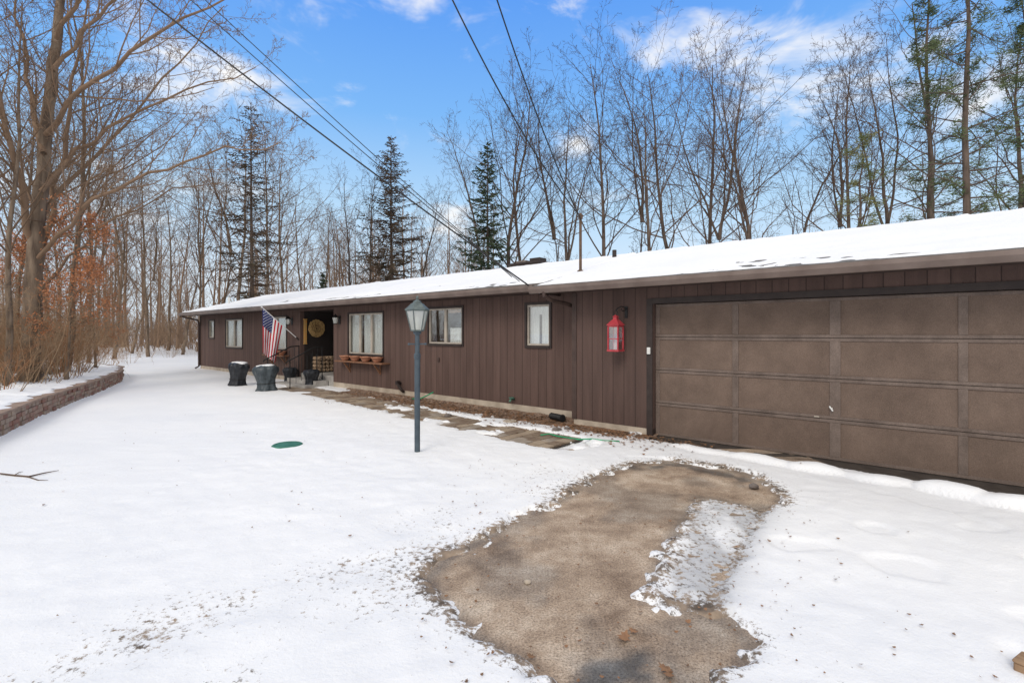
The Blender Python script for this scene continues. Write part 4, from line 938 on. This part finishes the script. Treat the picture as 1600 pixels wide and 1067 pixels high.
for px, Z, sc, lb in ((104, 12.9, 1.05, 'young tree still holding orange brown leaves, nearest of three'), (150, 17.0, .9, 'young tree with orange brown leaves, rightmost of three'), (30, 15, 1.0, 'young tree with orange brown leaves, leftmost of three')):
    x = (px-CX)/F*Z; put(CM, 'young_oak', x, Z, gz(x, Z), sc, px, lb, 'tree', 'young trees with copper leaves')
def conifer(Hh, Wd, seed, m, nb=240, low=.12, droop=.25, twl=.9, r=.16, needle=.04, shape=1.0, tw=9, thr=-9, up=.35, inner=.12):
    rg = random.Random(seed); T, Cn = MB(), MB(); T.tube([Vector((0, 0, -.2)), Vector((.08, 0, Hh*.3)), Vector((-.03, .1, Hh*.6)), Vector((0, 0, Hh))], [r*1.2, r*.85, r*.5, .02], 8, False)
    v, f_ = Cn.v, Cn.f
    for k in range(nb):
        t = (k+rg.random())/nb; t = 1-(1-t)**.85
        z = Hh*(low+(1-low)*t)*.995
        a_ = k*2.4+rg.uniform(-.9, .9); Lb = (Wd*((1-t)**shape)+.18)*rg.uniform(.4, 1.25)
        bare = math.sin(z*1.9+math.cos(a_)*2.2+seed)+math.sin(z*.8+a_*2) < thr
        if t < .12: Lb *= rg.uniform(.4, .9)
        d = Vector((math.cos(a_), math.sin(a_), -droop*(1-t)+up*t+rg.uniform(-.22, .22))).normalized(); p = Vector((0, 0, z)); pts = [p]; ns = 5
        for i in range(ns):
            d = (d+Vector((0, 0, .05*i*droop*2))+rvec(rg)*.09).normalized(); p = p+d*Lb/ns; pts.append(p)
        T.tube(pts, [.026*(1-.8*i/ns) for i in range(ns+1)], 3, False)
        side = d.cross(Vector((0, 0, 1))).normalized(); nt_ = int(4+Lb*tw)
        if bare:
            nt_ = nt_//5
        for q in range(nt_):
            s_ = inner+(1-inner)*(q+rg.random())/nt_; i = min(int(s_*ns), ns-1); bp = pts[i].lerp(pts[i+1], s_*ns-i)
            sg = 1 if q % 2 else -1; tl = twl*(.18+.45*(1-s_)*Lb/2.5+.12)*rg.uniform(.5, 1.3)
            td = (d*.6+side*sg*.8+Vector((0, 0, -.3+rg.uniform(-.5, .45)))+rvec(rg)*.2).normalized()
            e = bp+td*tl; wv = td.cross(Vector((0, 0, 1))).normalized(); wz_ = td.cross(wv)
            for ww in (wv, (wz_+wv*.4).normalized()):
                n = len(v); w1 = needle*rg.uniform(.6, 1.4)
                m1 = bp.lerp(e, .45); v += [tuple(bp+ww*w1*.4), tuple(bp-ww*w1*.4), tuple(m1-ww*w1), tuple(e), tuple(m1+ww*w1)]
                f_.append((n, n+1, n+2, n+3, n+4))
    t_ = T.build('trunk', M['bark'], smooth=True); c_ = Cn.build('crown', M[m]); me = (t_.data, c_.data); bpy.data.objects.remove(t_); bpy.data.objects.remove(c_); return me
def pinetree(Hh, seed, m, n=46, r=.2, low=.3, Wd=3.2, tuft=.34, kk=17, skip=.28):
    rg = random.Random(seed); T, Cn = MB(), MB(); tp = [Vector((0, 0, -.2))]
    for i in range(1, 11): tp.append(Vector((rg.gauss(0, .10), rg.gauss(0, .10), Hh*i/10)))
    T.tube(tp, [r*(1.15-1.02*i/10) for i in range(11)], 8, False); v, f_ = Cn.v, Cn.f
    def tuftat(c, s, k):
        for _ in range(k):
            d = rvec(rg); d.z = abs(d.z)*.5-.2; d.normalize(); o_ = c+rvec(rg)*s*.42; e = o_+d*s*rg.uniform(.5, 1.0); w_ = d.cross(rvec(rg)).normalized()*s*.065
            q = len(v); m1 = o_.lerp(e, .5); v.extend([tuple(o_), tuple(m1+w_), tuple(e), tuple(m1-w_)]); f_.append((q, q+1, q+2, q+3))
    for k in range(n):
        t = low+(1-low)*((k+rg.random())/n); i = min(int(t*10), 9); base_ = tp[i].lerp(tp[i+1], t*10-i); a_ = k*2.4+rg.uniform(-.8, .8)
        Lb = Wd*(1.05-t*.85)*rg.uniform(.3, 1.25)*(1 if t > low+.12 else .7)
        d = Vector((math.cos(a_), math.sin(a_), rg.uniform(-.3, .4))).normalized(); p = base_; pts = [p]
        for j in range(6): d = (d+rvec(rg)*.13+Vector((0, 0, .03))).normalized(); p = p+d*Lb/6; pts.append(p)
        T.tube(pts, [.04*(1-.75*j/6)*(1.2-t*.5) for j in range(7)], 4, False)
        for j in range(2, 7):
            for _ in range(2):
                sd_ = (d+rvec(rg)*.7).normalized(); e = pts[j]+sd_*Lb*rg.uniform(.10, .34); T.tube([pts[j], e], [.012, .005], 3, False)
        if rg.random() < skip: continue
        for j in range(2, 7):
            for _ in range(3):
                if rg.random() < .25: continue
                sd_ = (d+rvec(rg)*.7).normalized(); e = pts[j]+sd_*Lb*rg.uniform(.08, .30); T.tube([pts[j], e], [.012, .006], 3, False); tuftat(e, tuft*rg.uniform(.5, 1.25), kk)
    t_ = T.build('trunk', M['bark'], smooth=True); c_ = Cn.build('crown', M[m]); me = (t_.data, c_.data); bpy.data.objects.remove(t_); bpy.data.objects.remove(c_); return me
def putc(me, name, px, ty, Z, Hh, lb, wsc=1.0, rz=0):
    h = (HY-ty)/F*Z+CH; put(me, name, (px-CX)/F*Z, Z, 0, (h/Hh*wsc, h/Hh), rz, lb, 'tree')
c1 = conifer(18, 4.3, 1, 'sprucebrown', 290, .12, .10, .8, needle=.032, shape=.75, tw=10, thr=-.9)
putc(c1, 'spruce_tree', 611, 212, 40, 18, 'tall browning spruce with thin crown standing behind the middle of the roof', 1.05)
c2 = conifer(17, 3.7, 2, 'spruce', 240, .10, .22, .95, needle=.045, shape=.7, tw=9, thr=-.8)
putc(c2, 'spruce_tree', 762, 222, 36, 17, 'dark green spruce behind the chimney', .95)
c3 = conifer(18, 3.2, 3, 'sprucebrown', 220, .2, .10, .8, needle=.028, shape=.5, tw=8, thr=-.6)
putc(c3, 'spruce_tree', 392, 160, 32, 18, 'slender brown spruce rising above the left end of the roof')
c4 = pinetree(17, 4, 'pine', 40, .18, .35, 3.4, .40)
putc(c4, 'pine_tree', 1345, 215, 26, 17, 'yellow green pine behind the garage roof, shortest of the right hand evergreens')
c5 = pinetree(20, 5, 'hemlock', 60, .20, .24, 3.6, .33); c7 = pinetree(20, 15, 'hemlock', 64, .22, .30, 4.2, .31)
putc(c5, 'pine_tree', 1450, -60, 25, 20, 'tall ragged evergreen behind the garage, left of the pair', .8)
putc(c7, 'pine_tree', 1512, -190, 21, 20, 'tallest evergreen with long bare trunk showing above the garage roof', .75, 2.0)
putc(c5, 'pine_tree', 1605, 0, 26, 20, 'evergreen cut by the right edge of the picture above the roof', 1.0, 1.0)
c6 = conifer(8, 1.8, 6, 'spruce', 140, .05, .3, .8, needle=.05)
putc(c6, 'spruce_tree', 505, 425, 44, 8, 'small green spruce showing above the roof left of the browning spruce')
def shrub(seed, Hh, n, m='brush'):
    rg = random.Random(seed); Cn = MB(); Sx = mkspec(nc=[6, 4, 3], segs=[7, 4, 3, 2], sides=[4, 3, 3, 3], max=3, ang=[38, 38, 38], ratio=[.42, .5, .5], up=[.0, .04, .03, .02], start=[.2, .2, .2], minr=.0035, wig=[.15, .22, .26, .26])
    for k in range(n):
        a_ = rg.uniform(0, 6.28); rec(Cn, Cn, Vector((math.cos(a_)*.3, math.sin(a_)*.3, -.05)), Vector((math.cos(a_)*rg.uniform(.1, .7), math.sin(a_)*rg.uniform(.1, .7), 1)), Hh*rg.uniform(.4, 1.1), rg.uniform(.006, .013), 0, Sx, rg)
    o = Cn.build('shrub', M[m], smooth=True); me = o.data; bpy.data.objects.remove(o); return me
SH = [shrub(1, 2.6, 8), shrub(2, 2.0, 9), shrub(3, 3.6, 7), shrub(4, 3.2, 8, 'brushrust'), shrub(5, 4.4, 6)]
rg = random.Random(31); cnt = 0
def in_bank(x, y): return float(sdf(np.array([x]), np.array([y]), bank)[0])
while cnt < 135:
    Z = rg.uniform(11, 34) if cnt < 95 else rg.uniform(10, 17); px = rg.uniform(-60, 330) if cnt < 95 else rg.uniform(-40, 190); x = (px-CX)/F*Z
    b_ = in_bank(x, Z)
    if Z < 23 and b_ < .8: continue
    if Z >= 23 and px > 200 and Z < 31: continue
    o = bpy.data.objects.new('brush_shrub', SH[cnt % 5]); col.objects.link(o); s_ = rg.uniform(.4, 1.0); o.location = (x, Z, gz(x, Z)-.03); o.rotation_euler = (0, 0, rg.uniform(0, 6.3)); o.scale = (s_, s_, s_)
    if SH[cnt % 5].materials[0].name == 'brush_rust': tag(o, 'rust brown leafless brush shrub in the snowy wood above the retaining wall', 'shrub', 'rust brown brush in the wood')
    else: tag(o, 'tan leafless brush shrub growing in the snowy wood above the retaining wall', 'shrub', 'tan leafless brush in the wood')
    cnt += 1
def lowtree(seed):
    rg = random.Random(seed); Cn = MB(); Sx = mkspec(nc=[16, 5, 3], segs=[6, 4, 2, 2], sides=[5, 3, 3, 3], max=3, ang=[42, 42, 40], ratio=[.38, .5, .5], minr=.014, start=[.2, .2, .2])
    rec(Cn, Cn, Vector((0, 0, -.2)), Vector((0, 0, 1)), 16, .17, 0, Sx, rg); return np.array([tuple(p) for p in Cn.v]), np.array(Cn.f)
def lowbush(seed):
    rg = random.Random(seed); Cn = MB(); Sx = mkspec(nc=[6, 3], segs=[4, 3, 2], sides=[3, 3, 3], max=2, ang=[42, 42], ratio=[.45, .5], minr=.014, start=[.2, .2])
    for k in range(8): rec(Cn, Cn, Vector((rg.uniform(-1, 1), rg.uniform(-1, 1), -.1)), Vector((rg.uniform(-.4, .4), rg.uniform(-.4, .4), 1)), rg.uniform(2.5, 5.5), .03, 0, Sx, rg)
    return np.array([tuple(p) for p in Cn.v]), np.array(Cn.f)
LT = [lowtree(k) for k in (1, 2, 3)]; LB = [lowbush(k) for k in (4, 5, 6)]
rs = np.random.RandomState(5); VV, FF = [], []; n = 0
for k in range(440):
    bush = k >= 180
    if bush: Z = rs.uniform(38, 80); px = rs.uniform(-150, 620)
    else: Z = rs.uniform(50, 105); px = rs.uniform(-150, 760) if k < 150 else rs.uniform(760, 1700)
    x = (px-CX)/F*Z; v, f_ = (LB if bush else LT)[k % 3]; a_ = rs.uniform(0, 6.28); s_ = rs.uniform(.75, 1.1)
    vv = v.copy(); vv[:, 0] = (v[:, 0]*math.cos(a_)-v[:, 1]*math.sin(a_))*s_+x; vv[:, 1] = (v[:, 0]*math.sin(a_)+v[:, 1]*math.cos(a_))*s_+Z; vv[:, 2] = v[:, 2]*s_
    VV.append(vv); FF.append(f_+n); n += len(v)
o = np_mesh('distant_wood', np.concatenate(VV), np.concatenate(FF), flat('far_twigs', (.24, .165, .115))); tag(o, 'far off leafless wood closing the view behind the house and lawn', 'wood', kind='stuff')

# ================================================================ LIGHT
sc = bpy.context.scene
w = bpy.data.worlds.new('World'); sc.world = w; w.use_nodes = True; N, L = w.node_tree.nodes, w.node_tree.links
bg = N['Background']; bg.inputs['Strength'].default_value = .12
sky = N.new('ShaderNodeTexSky'); sky.sky_type = 'NISHITA'; sky.sun_disc = False; EL, AZ = R(40), R(205); sky.sun_elevation = EL; sky.sun_rotation = AZ
tc = N.new('ShaderNodeTexCoord'); sep = N.new('ShaderNodeSeparateXYZ'); L.new(tc.outputs['Generated'], sep.inputs[0])
cr = N.new('ShaderNodeValToRGB'); e = cr.color_ramp.elements
e[0].position = 0; e[0].color = (.82, .91, 1.0, 1); e[1].position = .62; e[1].color = (.085, .32, .97, 1)
for p_, c_ in ((.10, (.74, .87, 1.0)), (.24, (.50, .75, 1.0)), (.40, (.22, .52, 1.0))):
    q = e.new(p_); q.color = (*c_, 1)
L.new(sep.outputs[2], cr.inputs[0])
sc10 = N.new('ShaderNodeVectorMath'); sc10.operation = 'SCALE'; sc10.inputs['Scale'].default_value = 8.4; L.new(cr.outputs[0], sc10.inputs[0])
mx = N.new('ShaderNodeMix'); mx.data_type = 'RGBA'; mx.inputs[0].default_value = .9; L.new(sky.outputs[0], mx.inputs[6]); L.new(sc10.outputs[0], mx.inputs[7])
mp = N.new('ShaderNodeMapping'); mp.inputs['Scale'].default_value = (1, 1, 2.2); L.new(tc.outputs['Generated'], mp.inputs[0])
no = N.new('ShaderNodeTexNoise'); no.inputs['Scale'].default_value = 5.5; no.inputs['Detail'].default_value = 5; no.inputs['Roughness'].default_value = .6; no.inputs['Distortion'].default_value = .5; L.new(mp.outputs[0], no.inputs['Vector'])
acc = None
def dirpx(px, py): return Vector(((px-CX)/F, 1, (HY-py)/F)).normalized()
for px, py, rad, st in ((1090, 70, .16, .29), (1290, 140, .26, .25), (660, 0, .12, .27), (260, 95, .20, .26), (905, 232, .10, .24), (1575, 130, .18, .25), (300, 300, .30, .20), (700, 345, .16, .16)):
    dv = dirpx(px, py); vd = N.new('ShaderNodeVectorMath'); vd.operation = 'SUBTRACT'; L.new(tc.outputs['Generated'], vd.inputs[0]); vd.inputs[1].default_value = dv
    ms_ = N.new('ShaderNodeVectorMath'); ms_.operation = 'MULTIPLY'; ms_.inputs[1].default_value = (1, 1, 2.2); L.new(vd.outputs[0], ms_.inputs[0])
    ln = N.new('ShaderNodeVectorMath'); ln.operation = 'LENGTH'; L.new(ms_.outputs[0], ln.inputs[0])
    mr = N.new('ShaderNodeMapRange'); mr.interpolation_type = 'SMOOTHSTEP'; mr.inputs[1].default_value = 0; mr.inputs[2].default_value = rad; mr.inputs[3].default_value = st; mr.inputs[4].default_value = 0; L.new(ln.outputs['Value'], mr.inputs[0])
    acc = mr.outputs[0] if acc is None else math_node(N, L, 'MAXIMUM', acc, mr.outputs[0])
bk = N.new('ShaderNodeMapRange'); bk.interpolation_type = 'SMOOTHSTEP'; bk.inputs[1].default_value = .35; bk.inputs[2].default_value = -.2; bk.inputs[3].default_value = 0; bk.inputs[4].default_value = .42; L.new(sep.outputs[1], bk.inputs[0])  # unseen cloud cover behind the camera, added to make the light neutral
acc = math_node(N, L, 'MAXIMUM', acc, bk.outputs[0])
bk = N.new('ShaderNodeMapRange'); bk.interpolation_type = 'SMOOTHSTEP'; bk.inputs[1].default_value = .60; bk.inputs[2].default_value = .78; bk.inputs[3].default_value = 0; bk.inputs[4].default_value = .42; L.new(sep.outputs[2], bk.inputs[0])  # overhead cloud above the frame, added to whiten the blue skylight
acc = math_node(N, L, 'MAXIMUM', acc, bk.outputs[0])
s_ = math_node(N, L, 'ADD', no.outputs['Fac'], acc)
cm = N.new('ShaderNodeMapRange'); cm.interpolation_type = 'SMOOTHSTEP'; cm.inputs[1].default_value = .56; cm.inputs[2].default_value = .88; L.new(s_, cm.inputs[0])
mx2 = N.new('ShaderNodeMix'); mx2.data_type = 'RGBA'; L.new(cm.outputs[0], mx2.inputs[0]); L.new(mx.outputs[2], mx2.inputs[6]); mx2.inputs[7].default_value = (8.4, 8.3, 8.2, 1)
L.new(mx2.outputs[2], bg.inputs[0])
sd = bpy.data.lights.new('Sun', 'SUN'); sd.energy = 1.4; sd.angle = R(24); sd.color = (1.0, .92, .83)
so = bpy.data.objects.new('Sun', sd); col.objects.link(so)
vdir = Vector((math.sin(AZ)*math.cos(EL), math.cos(AZ)*math.cos(EL), math.sin(EL))); so.rotation_euler = vdir.to_track_quat('Z', 'Y').to_euler(); so.location = (0, -5, 12)
cd = bpy.data.cameras.new('Camera'); cam = bpy.data.objects.new('Camera', cd); col.objects.link(cam); cam.location = (0, 0, CH); cam.rotation_euler = (R(90), 0, 0)
cd.sensor_width = 36; cd.lens = F/1600*36; cd.shift_y = -13.5/1600; cd.clip_end = 2000; cd.clip_start = .05
sc.camera = cam
sc.view_settings.view_transform = 'Standard'; sc.view_settings.look = 'None'; sc.view_settings.exposure = 0
